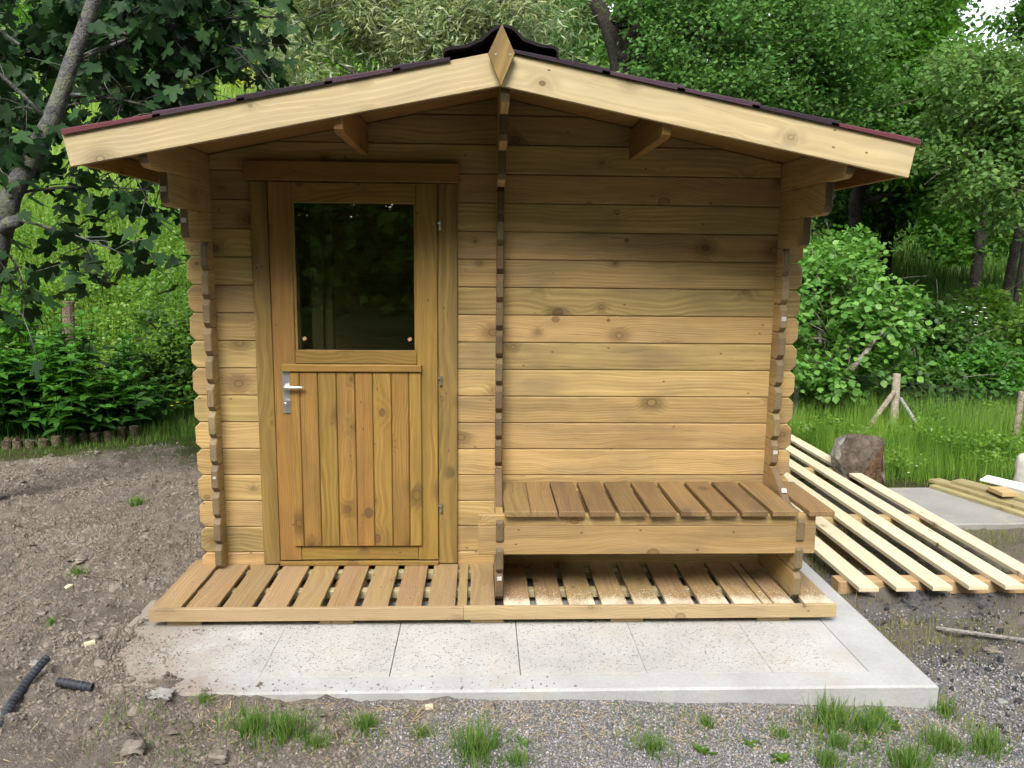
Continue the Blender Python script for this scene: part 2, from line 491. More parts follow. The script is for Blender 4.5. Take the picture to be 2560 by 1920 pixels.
# washed concrete pavers and the cement border
def concrete(name, base, speck=0.0, dirt=.3):
    b = NB(name)
    gp = b.n('NewGeometry', out=0)
    n1 = b.noise(gp, 3.0, 6.0, .6); n2 = b.noise(gp, 60.0, 4.0, .7)
    c = b.mix(b.rng(n1, .35, .7), base, tuple(k * .78 for k in base))
    c = b.mix(b.rng(n2, .4, .75, 0, .35), c, tuple(k * .6 for k in base))
    h = n2
    if speck:
        v = b.t.nodes.new('ShaderNodeTexVoronoi'); v.inputs['Scale'].default_value = 95.0; v.inputs['Randomness'].default_value = 1.0
        b.t.links.new(gp, v.inputs['Vector'])
        cr, cg, cb = b.sep(v.outputs['Color'])
        stone = b.math('MULTIPLY', b.rng(v.outputs['Distance'], .25, .5, 1.0, 0.0), b.rng(b.math('ADD', cr, b.math('MULTIPLY', b.noise(gp, 9.0, 3.0), .5)),   .55, .88))
        sc_ = b.mix(cg, (.13, .13, .14), (.46, .43, .38))
        ex, ey, ez = b.sep(gp); en = b.noise(gp, 14.0, 4.0)
        edge_ = b.math('MULTIPLY', b.rng(b.math('ADD', ey, b.math('MULTIPLY', en, .08)), -.93, -.86), b.rng(b.math('ADD', ex, b.math('MULTIPLY', en, .12)), 1.62, 1.50))
        stone = b.math('MULTIPLY', stone, edge_)
        c = b.mix(b.math('MULTIPLY', stone, speck), c, sc_)
        dn = b.noise(gp, 2.2, 4.0, .6)
        c = b.mix(b.rng(dn, .52, .70, 0, dirt), c, (.42, .36, .29))
        h = b.math('ADD', n2, b.math('MULTIPLY', stone, -.5))
    else:
        dn = b.noise(gp, 4.0, 5.0, .65)
        c = b.mix(b.rng(dn, .55, .72, 0, dirt), c, (.40, .33, .25))
    # earth trodden over the near left corner
    sx_, sy_, sz_ = b.sep(gp)
    e1 = b.noise(gp, 5.0, 6.0, .7)
    em = b.math('ADD', b.rng(sx_, -.80, -1.48, 0, .80), b.math('MULTIPLY', b.rng(sx_, .1, -1.2, 0, 1), b.rng(sy_, -.86, -1.06, 0, .45)))
    em = b.rng(b.math('ADD', em, b.math('MULTIPLY', e1, .9)), .70, 1.12, 0, .95)
    c = b.mix(em, c, b.mix(b.noise(gp, 45.0, 4.0), (.21, .175, .145), (.33, .285, .24)))
    return b.finish(c, .9, b.bump(h, .5, .006), .15)


M_PAVER = concrete('washed_paver', (.48, .47, .45), .95, .50)
M_CEM = concrete('pale_cement', (.455, .45, .44), 0, .45)
M_PAD = concrete('grey_pad_concrete', (.30, .29, .27), 0, .7)

# ground: attribute driven earth / gravel / grass soil / ash
b = NB('earth')
gp = b.n('NewGeometry', out=0)
att = b.n('Attribute', {'attribute_name': 'mask'}, out=0)
mg, ms, ma = b.sep(att)            # r gravel, g grass soil, b ash
n1 = b.noise(gp, 1.6, 6.0, .65); n2 = b.noise(gp, 22.0, 6.0, .7); n3 = b.noise(gp, 140.0, 3.0, .7)
c = b.mix(b.rng(n1, .35, .65), (.185, .157, .129), (.280, .242, .205))
c = b.mix(b.rng(n2, .35, .7, 0, .75), c, (.110, .087, .068))
c = b.mix(b.rng(n3, .55, .72, 0, .55), c, (.42, .375, .325))
v = b.t.nodes.new('ShaderNodeTexVoronoi'); v.inputs['Scale'].default_value = 130.0; b.t.links.new(gp, v.inputs['Vector'])
vr, vg, vb = b.sep(v.outputs['Color'])
gr = b.mix(vr, (.15, .147, .152), (.50, .485, .475))
gr = b.mix(b.rng(v.outputs['Distance'], .35, .6, 0, .7), gr, (.13, .12, .115))
gr = b.mix(b.rng(n1, .4, .65, 0, .35), gr, (.30, .25, .20))
c = b.mix(mg, c, gr)
so = b.mix(b.rng(n2, .35, .65), (.032, .042, .013), (.085, .085, .035))
c = b.mix(ms, c, so)
ash = b.mix(b.rng(n2, .35, .65), (.055, .055, .06), (.19, .185, .18))
c = b.mix(ma, c, ash)
dist = b.n('VectorMath', {'operation': 'LENGTH'}, {0: gp}, 1)
c = b.mix(b.rng(dist, 10.0, 17.0), c, b.mix(b.rng(b.noise(gp, .7, 5.0), .35, .65), (.055, .115, .018), (.13, .20, .045)))   # grass cover far off
M_EARTH = b.finish(c, .95, b.bump(b.math('ADD', n2, b.math('MULTIPLY', n3, .5)), 1.0, .03), .08)

M_PEB = None
b = NB('pebbles')
at = b.n('Attribute', {'attribute_name': 'lv'}, out=2)
cr_ = b.t.nodes.new('ShaderNodeValToRGB'); b.t.links.new(at, cr_.inputs[0])
cr_.color_ramp.elements[0].color = (.13, .13, .14, 1); cr_.color_ramp.elements[1].color = (.44, .43, .415, 1)
e = cr_.color_ramp.elements.new(.55); e.color = (.31, .305, .31, 1)
e = cr_.color_ramp.elements.new(.8); e.color = (.32, .27, .235, 1)
M_PEB = b.finish(cr_.outputs[0], .85, None, .2)
b = NB('clods')
at = b.n('Attribute', {'attribute_name': 'lv'}, out=2)
gp = b.n('NewGeometry', out=0)
M_CLOD = b.finish(b.mix(b.noise(gp, 60.0, 4.0), b.mix(at, (.105, .083, .065), (.235, .198, .163)), b.mix(at, (.16, .132, .107), (.30, .26, .22))), .95, b.bump(b.noise(gp, 90.0, 4.0), .6, .01), .08)
M_STRAW = leafmat('straw', (.50, .40, .22), (.34, .26, .14), .1, .8, .1)
M_STONE = plain('field_stone', (.21, .18, .15), .9, .15, nscale=18, amt=.4, bump=.5)
M_STONEW = plain('pale_stone', (.29, .28, .265), .9, .15, nscale=18, amt=.25, bump=.5)
M_PIPE = plain('black_plastic', (.030, .033, .042), .55, .35, nscale=25, amt=.5)

L_FIG = leafmat('fig_leaf', (.009, .030, .010), (.026, .070, .017), .20, .6, .18, back=(.018, .045, .016))  # shade of the upper canopy is put into this dark green
L_WIL = leafmat('willow_leaf', (.10, .19, .045), (.36, .38, .17), .30, .45, .35, back=(.33, .40, .26))
L_POP = leafmat('poplar_leaf', (.040, .128, .020), (.135, .27, .058), .38, .5, .2, back=(.10, .20, .06))
L_OAK = leafmat('oak_leaf', (.04, .135, .013), (.125, .28, .035), .42)
L_GREY = leafmat('grey_green_leaf', (.055, .142, .026), (.15, .265, .062), .36, .5, .2, back=(.13, .22, .07))
L_HAZ = leafmat('hazel_leaf', (.065, .185, .028), (.20, .39, .08), .40)
L_DARK = leafmat('understory_leaf', (.026, .075, .012), (.075, .165, .028), .36)
L_HERB = leafmat('herb_leaf', (.05, .145, .012), (.21, .36, .05), .45)
L_MINT = leafmat('broad_herb_leaf', (.028, .10, .014), (.11, .29, .035), .38)
L_GRASS = leafmat('meadow_grass', (.06, .17, .015), (.24, .38, .06), .40, .6, .2)
L_TUFT = leafmat('tuft_grass', (.045, .15, .018), (.24, .33, .09), .35, .6, .2)
L_BROOM = leafmat('broom_flower', (.70, .55, .02), (.85, .72, .05), .3)
L_FLOW = leafmat('yellow_petal', (.75, .55, .02), (.85, .65, .03), .3)
L_FLOWW = leafmat('white_petal', (.8, .8, .78), (.9, .9, .85), .3)
B_FIG = bark('fig_bark', (.085, .082, .08), (.22, .215, .21), (.19, .21, .13), 18.0)
B_DARK = bark('dark_bark', (.022, .018, .015), (.06, .051, .043), None, 7.0)
B_GREY = bark('grey_bark', (.12, .105, .085), (.24, .21, .17), None, 9.0)
B_POST = bark('old_post_wood', (.22, .18, .13), (.40, .34, .26), None, 12.0)
B_POSTP = bark('pale_post_wood', (.36, .31, .23), (.56, .50, .40), None, 16.0)
B_STAKE = bark('treated_stake', (.085, .068, .042), (.17, .14, .09), None, 10.0)


# ------------------------------------------------------------------ ground
def ground_h(x, y):
    """large shape of the land"""
    x = np.asarray(x, float); y = np.asarray(y, float)
    front = np.interp(x, [-2.6, -1.62, -1.42, -.9, -.04, .5, 1.22, 1.83, 3.2], [.022, .024, .0, -.022, -.037, -.046, -.071, -.098, -.10])
    back = np.interp(x, [-6, -2, -1.3, 1.5, 2, 6], [.0, .0, -.03, -.10, -.10, -.12])
    z = front + (back - front) * sstep(-.2, 1.2, y)
    az = x / np.maximum(y + 5.0, 2.0)
    wl = 1 - sstep(.05, .36, az)
    d1 = np.maximum(y - 4.4, 0); d2 = np.maximum(y - 9.5, 0)
    left = .47 * np.where(d1 < 1.0, d1 * d1 * .5, d1 - .5) - .10 * d2
    e1 = np.maximum(y - 4.6, 0); e2 = np.maximum(y - 15, 0)
    right = .17 * np.where(e1 < 1.0, e1 * e1 * .5, e1 - .5) + .10 * e2
    z = z + wl * left + (1 - wl) * right
    b_ = np.maximum(-y - 9, 0)
    z = z + .10 * b_
    far = np.maximum(np.hypot(x, y) - 45, 0)
    return z - far * .12 * 0 + 0 * far


def grid_axis(lo, a, b_, hi, step):
    core = np.arange(a, b_ + 1e-6, step)
    out = [core]
    s = step; x = b_; r_ = []
    while x < hi:
        s = min(s * 1.14, 3.0); x += s; r_.append(x)
    out.append(np.array(r_)); s = step; x = a; l_ = []
    while x > lo:
        s = min(s * 1.14, 3.0); x -= s; l_.append(x)
    return np.concatenate([np.array(l_[::-1]), core, np.array(r_)])


gx = grid_axis(-70, -3.4, 3.3, 70, .022); gy = grid_axis(-45, -2.1, 3.3, 90, .022)
X, Y = np.meshgrid(gx, gy)


def masks(X, Y):
    n = fbm(X * 2.3, Y * 2.3, 3)
    n2 = fbm(X * 7, Y * 7, 9)
    gravel = sstep(-.45, .35, X + (n - .5) * 1.6) * sstep(-.55, -1.05, Y + (n - .5) * .4) * (1 - sstep(2.2, 3.2, X))
    gravel = np.maximum(gravel, .55 * sstep(.45, .6, n2) * sstep(-.9, -.2, X) * sstep(-.6, -1.0, Y))
    ash = sstep(1.78, 1.95, X) * (1 - sstep(2.5, 3.1, X + (n - .5))) * sstep(-1.9, -1.2, Y) * (1 - sstep(.3, .9, Y + (n - .5)))
    ash = np.clip(ash * (.38 + 1.9 * (n2 - .42)), 0, 1)
    soil_l = sstep(2.25, 2.9, Y + (n - .5) * 1.4) * (1 - sstep(-1.6, -1.2, X))
    soil_r = sstep(2.15, 2.6, X + (n - .5) * .9) * sstep(-.45, .4, Y + (n - .5) * 1.2)
    soil_b = sstep(1.2, 2.4, Y) * sstep(-1.2, -.8, X)
    soil = np.clip(soil_l + soil_r * .30 + soil_b + sstep(-3.4, -4.5, X) + sstep(-3.0, -5, Y), 0, 1)
    return gravel, soil, ash


G, SO, AS = masks(X, Y)
H = ground_h(X, Y)
dirt = (1 - G) * (1 - SO)
fine_mask = sstep(6.5, 3.2, np.hypot(X * .8, Y - .8))
clod = fbm(X * 11, Y * 11, 21, 4); lump = fbm(X * 3.2, Y * 3.2, 5, 3)
rid = 1 - np.abs(2 * vnoise(X * 26, Y * 26, 31) - 1)
H = H + fine_mask * dirt * ((clod - .5) * .075 + (lump - .5) * .055 + (rid - .5) * .018)
H = H + fine_mask * G * ((clod - .5) * .014)
H = H + SO * (fbm(X * 1.1, Y * 1.1, 40, 3) - .5) * (.05 + .08 * sstep(4, 8, np.hypot(X, Y)))
H = H + fine_mask * AS * (clod - .5) * .03
H = H + sstep(-.7, -1.1, X) * fine_mask * dirt * ((vnoise(X * 38, Y * 38, 91) - .5) * .016)
# the cabin and pad footprints press the earth flat
foot = sstep(-1.44, -1.3, X) * (1 - sstep(1.78, 1.81, X)) * sstep(-.96, -.88, Y) * (1 - sstep(2.2, 2.4, Y))
H = np.where(foot > 0, H * (1 - foot) + np.minimum(H, -.07) * foot, H)
nx_, ny_ = len(gx), len(gy)
V = np.stack([X, Y, H], -1).reshape(-1, 3)
idx = np.arange(nx_ * ny_).reshape(ny_, nx_)
Fq = np.stack([idx[:-1, :-1], idx[:-1, 1:], idx[1:, 1:], idx[1:, :-1]], -1).reshape(-1, 4)
me = bpy.data.meshes.new('ground')
me.vertices.add(len(V)); me.vertices.foreach_set('co', V.reshape(-1).astype(np.float32))
me.loops.add(Fq.size); me.loops.foreach_set('vertex_index', Fq.reshape(-1).astype(np.int32))
me.polygons.add(len(Fq)); me.polygons.foreach_set('loop_start', (np.arange(len(Fq)) * 4).astype(np.int32))
me.polygons.foreach_set('loop_total', np.full(len(Fq), 4, np.int32))
me.polygons.foreach_set('use_smooth', np.ones(len(Fq), dtype=bool))
ca = me.color_attributes.new('mask', 'FLOAT_COLOR', 'POINT')
ca.data.foreach_set('color', np.stack([G, SO, AS, np.ones_like(G)], -1).reshape(-1).astype(np.float32))
me.materials.append(M_EARTH); me.update(calc_edges=True)
ground = tag(obj('ground', me), 'brown bare earth with gravel in front, turning to grass behind', None, None, 'structure')


def gz(x, y):
    """height of the built ground at points (bilinear)"""
    x = np.atleast_1d(np.asarray(x, float)); y = np.atleast_1d(np.asarray(y, float))
    i = np.clip(np.searchsorted(gx, x) - 1, 0, nx_ - 2); j = np.clip(np.searchsorted(gy, y) - 1, 0, ny_ - 2)
    tx = (x - gx[i]) / (gx[i + 1] - gx[i]); ty = (y - gy[j]) / (gy[j + 1] - gy[j])
    return (H[j, i] * (1 - tx) + H[j, i + 1] * tx) * (1 - ty) + (H[j + 1, i] * (1 - tx) + H[j + 1, i + 1] * tx) * ty


def gz1(x, y): return float(gz(x, y)[0])


# ------------------------------------------------------------------ concrete slab with washed pavers
SLX0, SLX1, SLY0, SLY1 = -1.56, 1.825, -1.065, 2.35
v = []; fs = []
ix0, ix1, iy0, iy1 = -1.36, 1.60, -.955, 2.30
zt, zb = .0, -.16


def ringslab():
    o = [(SLX0, SLY0), (SLX1, SLY0), (SLX1, SLY1), (SLX0, SLY1)]
    i_ = [(ix0, iy0), (ix1, iy0), (ix1, iy1), (ix0, iy1)]
    c = .008
    oi = [(SLX0 + c, SLY0 + c), (SLX1 - c, SLY0 + c), (SLX1 - c, SLY1 - c), (SLX0 + c, SLY1 - c)]
    vv = [(*p, zb) for p in o] + [(*p, zt - c) for p in o] + [(*p, zt) for p in oi] + [(*p, zt) for p in i_] + [(*p, zt - .02) for p in i_]
    ff = []
    for l in range(4):
        for k in range(4):
            j = (k + 1) % 4
            ff.append((l * 4 + k, l * 4 + j, (l + 1) * 4 + j, (l + 1) * 4 + k))
    ff.append((16, 17, 18, 19))
    return vv, ff


vv, ff = ringslab()
slab = tag(obj('concrete_slab', mesh('concrete_slab', vv, ff, M_CEM)), 'pale concrete slab with washed pavers under the cabin', None, None, 'structure')
px = [-1.535, -.845, -.335, .185, .694, 1.205, 1.597]
py = [-.953, -.445, .065, .575, 1.085, 1.595, 2.1]
gp_ = [.0002, .0004, .0018, .0018, .0008, .0006, .0001]
for i in range(len(px) - 1):
    for j in range(len(py) - 1):
        xa, xb = px[i] + gp_[i], px[i + 1] - gp_[i + 1]
        ya, yb = py[j] + .0006, py[j + 1] - .0006
        me_ = slabmesh('paver', rect(xb - xa, yb - ya), .018, .0008, M_PAVER)
        obj('paver', me_, axes((1, 0, 0), (0, 0, 1), (0, -1, 0), ((xa + xb) / 2, (ya + yb) / 2, -.0087 + random.uniform(-.0004, .0004))), slab)

# ------------------------------------------------------------------ the log cabin
cabin = empty('log_cabin', (.105, 1.0, 0), 'brown stained log cabin with a half glazed door and a covered side bench', 'cabin')
TH = .035
HC = .135
APX, APZ, MS = .105, 2.392, .2055          # ridge x, soffit height at the ridge, slope
WX = dict(L=(-1.297, -1.262), Mid=(.093, .128), Rt=(1.474, 1.509))
EX0, EX1 = -1.391, 1.608
EC = .025
GAP = .0011


def log_outline(a, b_, z0, z1, ca=0.0, cb=0.0, gable=False):
    """outline in (length, z); ca/cb chamfer at ends"""
    z0 += GAP; z1 -= GAP
    p = []
    p += [(a, z0)] if not ca else [(a, z0 + ca), (a + ca * 1.0, z0)]
    p += [(b_, z0)] if not cb else [(b_ - cb * 1.0, z0), (b_, z0 + cb)]
    p += [(b_, z1)] if not cb else [(b_, z1 - cb), (b_ - cb * 1.0, z1)]
    p += [(a, z1)] if not ca else [(a + ca * 1.0, z1), (a, z1 - ca)]
    if gable:
        # z <= APZ - MS*|x-APX|
        p = clip(p, MS, 1.0, APZ + MS * APX - .001)
        p = clip(p, -MS, 1.0, APZ - MS * APX - .001)
    return p


def log_x(poly, yc, parent, mat=M_WALL, th=TH, name='log'):
    cx = sum(p[0] for p in poly) / len(poly); cz = sum(p[1] for p in poly) / len(poly)
    me_ = slabmesh(name, [(p[0] - cx, p[1] - cz) for p in poly], th, .0048, mat)
    return obj(name, me_, axes(*AX['X'], (cx, yc, cz)), parent)


def log_y(poly, xc, parent, mat=M_WALL, th=TH, name='log', end=True, em=None):
    cx = sum(p[0] for p in poly) / len(poly); cz = sum(p[1] for p in poly) / len(poly)
    me_ = slabmesh(name, [(p[0] - cx, p[1] - cz) for p in poly], th, .0042, mat, (em or M_END) if end else None)
    return obj(name, me_, axes(*AX['Y'], (xc, cx, cz)), parent)


# front and back walls
for wall, yc in (('back', 2.0), ('front', TH / 2)):
    GAP = .0011 if wall == 'front' else -.0002
    for k in range(-1, 17):
        z0 = .15 + k * HC; z1 = z0 + HC
        g = z1 > 2.02
        if wall == 'front' and z0 < 1.93:
            log_x(log_outline(EX0, -1.03, z0, z1, EC, 0), yc, cabin)
            log_x(log_outline(-.15, EX1, z0, z1, 0, EC), yc, cabin)
        else:
            a, b_ = (EX0, EX1) if not g else (-1.262, 1.474)
            p = log_outline(a, b_, z0, z1, 0 if g else EC, 0 if g else EC, g)
            if wall == 'back' and .94 < z0 < 1.75:             # unseen opening added to let light in on the posts
                log_x(log_outline(EX0, -.40, z0, z1, EC, 0), yc, cabin); log_x(log_outline(.06, EX1, z0, z1, 0, EC), yc, cabin)
            elif len(p) > 2 and abs(area(p)) > .004: log_x(p, yc, cabin)
# side walls and the middle wall, half a course higher
for key, (xa, xb) in WX.items():
    xc = (xa + xb) / 2
    zstart = .0885
    for k in range(-1, 16):
        z0 = .2175 + k * HC; z1 = z0 + HC
        if k == -1: z0 = zstart
        y0 = -.085 if key == 'L' else -.098
        kind = 'stub'
        if key != 'L' and z1 < .50: y0 = -.467
        if z0 > 1.70: kind = 'corbel'
        if key != 'Mid':
            if z0 > 2.0: break
            if abs(z0 - 1.7025) < .01: y0 = -.305
            if abs(z0 - 1.8375) < .01: y0 = -.512
            if abs(z0 - 1.9725) < .01: y0 = -.697; z1 = 2.109; kind = 'plate'
        else:
            if z0 > 2.30: break
            kind = 'stub' if z0 < 1.95 else 'corbel'
            if abs(z0 - 1.9725) < .01: y0 = -.305
            if abs(z0 - 2.1075) < .01: y0 = -.505
            if abs(z0 - 2.2425) < .01: y0 = -.697; z0 = 2.225; z1 = 2.389; kind = 'plate'
            if z0 > 2.1 and kind != 'plate': z1 = 2.225
        if key != 'L' and abs(z0 - .4875) < .01:            # cut on the slant down to the bench
            p = [(-.31, z0), (2.10, z0), (2.10, z1), (-.098, z1)]
        elif kind == 'stub':
            p = log_outline(y0, 2.10, z0, z1, EC, EC)
        else:
            p = [(y0, z0 + .035), (y0 + .012, z0 + .012), (y0 + .04, z0), (2.7 if kind == 'plate' else 2.10, z0), (2.7 if kind == 'plate' else 2.10, z1), (y0, z1)]
        if key == 'L' and z0 > .85 and z1 < 1.72:          # unseen opening added in the left wall to light the interior
            log_y(log_outline(y0, .40, z0, z1, EC, 0), xc, cabin, em=M_ENDL)
            log_y(log_outline(1.80, 2.10, z0, z1, 0, EC), xc, cabin)
        else:
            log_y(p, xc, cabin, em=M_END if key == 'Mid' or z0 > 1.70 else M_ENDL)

# purlins half way up the slopes
for xa, xb in ((.728, .766), (-.553, -.515)):
    zl = 2.114; zh = APZ - MS * max(abs(xa - APX), abs(xb - APX)) - .001
    p = [(-.697, zl + .05), (-.685, zl + .012), (-.655, zl), (2.7, zl), (2.7, zh), (-.697, zh)]
    log_y(p, (xa + xb) / 2, cabin, M_SOFF, xb - xa, 'purlin', False)

# paper tags stapled to log ends
for (x, y, z, w_) in ((-1.2795, -.5135, 1.905, .024), (-1.2795, -.3065, 1.79, .022), (1.4915, -.1, 1.365, .024), (1.4915, -.1, .70, .022), (.1105, -.4685, .20, .021),
                      (-1.2795, -.0865, .565, .014)):
    me_ = slabmesh('paper_tag', rect(w_, w_ * .9), .0012, .0002, M_TAG)
    obj('paper_tag', me_, axes((1, 0, 0), (0, 1, 0), (0, 0, 1), (x, y, z)), cabin)
a_ = math.atan2(.135, .212)
me_ = slabmesh('paper_tag', rect(.026, .022), .0012, .0002, M_TAG)
obj('paper_tag', me_, axes((1, 0, 0), (0, -math.sin(1.006), math.cos(1.006)), (0, -math.cos(1.006) * -1, math.sin(1.006)), (1.4915, -.2405, .5455)), cabin)

board('gap_backing', (-1.261, -1.031, .0365, .044, .1, 2.0), 'X', M_DARKIN, cabin)  # added unseen behind the logs to stop light showing through the gaps
board('gap_backing', (-.149, 1.473, .0365, .044, .1, 2.0), 'X', M_DARKIN, cabin)
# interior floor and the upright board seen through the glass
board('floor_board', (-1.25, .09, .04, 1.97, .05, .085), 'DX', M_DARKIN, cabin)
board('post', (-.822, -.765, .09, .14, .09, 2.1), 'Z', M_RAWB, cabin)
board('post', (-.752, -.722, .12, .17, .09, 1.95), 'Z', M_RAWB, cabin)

# ---- roof
roof = empty('roof', (APX, .8, 2.4), parent=cabin)
RY0, RY1 = -.698, 2.70
SL = math.atan(MS)
for sgn, xe in ((1, 1.718), (-1, -1.545)):
    Lr = abs(xe - APX) / math.cos(SL)
    X_ = Vector((sgn * math.cos(SL), 0, -math.sin(SL))); Zt = Vector((sgn * math.sin(SL), 0, math.cos(SL)))
    n_ = 30; wy = (RY1 - RY0) / n_
    me_ = slabmesh('roof_board', rect(Lr - .001, wy - .001), .018, .002, M_SOFF)
    for i in range(n_):
        ctr = Vector((APX, RY0 + wy * (i + .5), APZ)) + X_ * (Lr / 2) + Zt * .0095
        Yb = Zt; Zb = X_.cross(Yb)
        obj('roof_board', me_, axes(X_, Yb, Zb, ctr), roof)
    # eave board
    xo = xe - sgn * .022
    board('eave_board', (min(xo, xo + sgn * .018), max(xo, xo + sgn * .018), RY0 + .002, RY1, 1.978, APZ - MS * abs(xo + sgn * .018 - APX) - .002), 'Y', M_SOFF, roof)
    # bargeboard
    if sgn > 0: Q = [(.0915, 2.290), (1.712, 1.972), (1.733, 2.100), (.0915, 2.4165)]
    else: Q = [(.0905, 2.290), (.0905, 2.4165), (-1.563, 2.082), (-1.540, 1.965)]
    Xb = (Vector((Q[1][0] if sgn > 0 else Q[3][0], 0, Q[1][1] if sgn > 0 else Q[3][1])) - Vector((Q[0][0], 0, Q[0][1]))).normalized()
    if sgn < 0: Xb = -Xb
    Zb = Vector((-Xb.z, 0, Xb.x))
    ctr = Vector((sum(q[0] for q in Q) / 4, -.711, sum(q[1] for q in Q) / 4))
    loc = [((Vector((q[0], 0, q[1])) - Vector((ctr.x, 0, ctr.z))).dot(Xb), (Vector((q[0], 0, q[1])) - Vector((ctr.x, 0, ctr.z))).dot(Zb)) for q in Q]
    obj('bargeboard', slabmesh('bargeboard', loc, .022, .0015, M_BARGE), axes(Xb, (0, 1, 0), Zb, ctr), roof)
    # shingle strips
    st = [.13, .51, .80, 1.095, 1.412, 1.742] if sgn > 0 else [.10, .317, .573, .904, 1.22, 1.560]
    ms_ = [M_SHD, M_SHP, M_SHP, M_SHD, M_SHR] if sgn > 0 else [M_SHD, M_SHP, M_SHD, M_SHP, M_SHR]
    for i in range(5):
        xa = st[i] - .03 if i else st[0]; xb = st[i + 1]
        if sgn > 0: a, b_ = xa, xb
        else: a, b_ = -xa, -xb
        ztop = lambda x: (2.4165 - .194 * abs(x - .1)) if sgn > 0 else (2.4165 - .2022 * abs(x - .1))
        za = ztop(a) + .012; zb_ = ztop(b_) + .021
        lip = .019
        sec = [(-.734, -lip, ), (-.728, -lip), (-.728, -.006), (RY1 + .03, -.006), (RY1 + .03, 0), (-.730, 0), (-.734, -.004)]
        vv = [(a, y, za + dz + (.006 if dz <= -lip else 0)) for y, dz in sec] + [(b_, y, zb_ + dz - (.003 if dz <= -lip else 0)) for y, dz in sec]
        n = len(sec)
        ff = [tuple(range(n)), tuple(range(2 * n - 1, n - 1, -1))] + [(k, n + k, n + (k + 1) % n, (k + 1) % n) for k in range(n)]
        obj('shingle', mesh('shingle', vv, ff, ms_[i]), None, roof)
    # few loose tabs standing on the edge
# ridge cap
prof = [(-.131, 2.394), (-.131, 2.411), (-.104, 2.419), (-.046, 2.427), (.012, 2.452), (.050, 2.486), (.075, 2.499), (.098, 2.503), (.121, 2.499), (.143, 2.487), (.175, 2.455), (.235, 2.435),
        (.29, 2.429), (.304, 2.418), (.306, 2.392)]
prof = [(x + .005, z + .004) for x, z in prof]
inn = [(x + (.005 if x < .095 else -.005 if x > .115 else 0), z - .010) for x, z in prof]
inn[0] = (prof[0][0] + .008, prof[0][1] - .002); inn[-1] = (prof[-1][0] - .008, prof[-1][1] - .002)
n = len(prof)
vv = [(x, y, z) for y in (-.742, RY1 + .03) for x, z in prof + inn[::-1]]
N2 = 2 * n
ff = [(k, (k + 1) % N2, N2 + (k + 1) % N2, N2 + k) for k in range(N2)]
ff += [(k + 1, k, N2 - 1 - k, N2 - 2 - k) for k in range(n - 1)]
obj('ridge_cap', mesh('ridge_cap', vv, ff, M_CAP), None, roof)
# diamond covering the joint of the bargeboards
Q = [(.0925, 2.281), (.143, 2.398), (.0945, 2.503), (.043, 2.396)]
ctr = Vector((.093, -.7515, 2.395))
Xb = Vector((.42, 0, .907)).normalized(); Zb = Vector((-Xb.z, 0, Xb.x))
loc = [((Vector((q[0], 0, q[1])) - Vector((ctr.x, 0, ctr.z))).dot(Xb), (Vector((q[0], 0, q[1])) - Vector((ctr.x, 0, ctr.z))).dot(Zb)) for q in Q]
obj('diamond_finial', slabmesh('diamond_finial', loc, .018, .001, M_CASE), axes(Xb, (0, 1, 0), Zb, ctr), roof)
vv, ff = tube_arrays([(0, 0, 0), (0, .003, 0)], [.0042, .0042], 10)
me_scr = mesh('screw', vv, ff, M_STEEL)
for x in (.072, .126): obj('screw', me_scr, Matrix.Translation((x, -.7625, 2.394)), roof)

# ---- door
door = empty('door', (-.59, -.03, .1), parent=cabin)
board('casing', (-1.074, -.992, -.020, -.0015, .094, 1.989), 'Z', M_CASE, cabin)
board('casing', (-.188, -.094, -.020, -.0015, .094, 1.989), 'Z', M_CASE, cabin)
board('casing', (-1.094, -.085, -.034, -.0015, 1.992, 2.082), 'X', M_DOOR, cabin)
board('threshold', (-.99, -.19, -.034, .03, .089, .112), 'X', M_DOOR, cabin)
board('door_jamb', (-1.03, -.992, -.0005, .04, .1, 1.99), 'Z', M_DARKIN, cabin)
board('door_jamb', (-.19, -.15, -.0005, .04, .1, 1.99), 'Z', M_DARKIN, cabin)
yf, yb = -.030, .012
board('stile', (-.987, -.881, yf, yb, .118, 1.987), 'Z', M_DOOR, door, .003)
board('stile', (-.291, -.191, yf, yb, .118, 1.987), 'Z', M_DOOR, door, .003)
board('rail', (-.880, -.292, yf + .001, yb, 1.892, 1.986), 'X', M_DOOR, door, .003)
board('rail', (-.880, -.292, yf - .002, yb, 1.124, 1.190), 'X', M_DOOR, door, .003)
board('drip_rail', (-.942, -.268, yf - .028, yf - .001, 1.088, 1.123), 'X', M_DOOR, door, .003)
board('rail', (-.880, -.292, yf + .0015, yb, .120, .196), 'X', M_DOOR, door, .003)
board('panel', (-.880, -.292, yf + .012, yb - .004, .197, 1.122), 'Z', M_DOOR, door, .001)
pe = [-.911, -.862, -.774, -.684, -.594, -.508, -.417, -.331, -.270]
for i in range(len(pe) - 1):
    board('plank', (pe[i] + .0012, pe[i + 1] - .0012, yf - .016, yf - .002, .197, 1.087), 'Z', M_DOOR, door, .0055)
board('glass_pane', (-.879, -.293, -.012, -.008, 1.191, 1.891), 'X', M_GLASS, door, .0003)
for x in (-.838, -.327):
    me_ = slabmesh('sticker', rect(.018, .016), .0008, .0001, M_STICK)
    obj('sticker', me_, axes((.86, 0, .5), (0, 1, 0), (-.5, 0, .86), (x, -.0128, 1.245)), door)
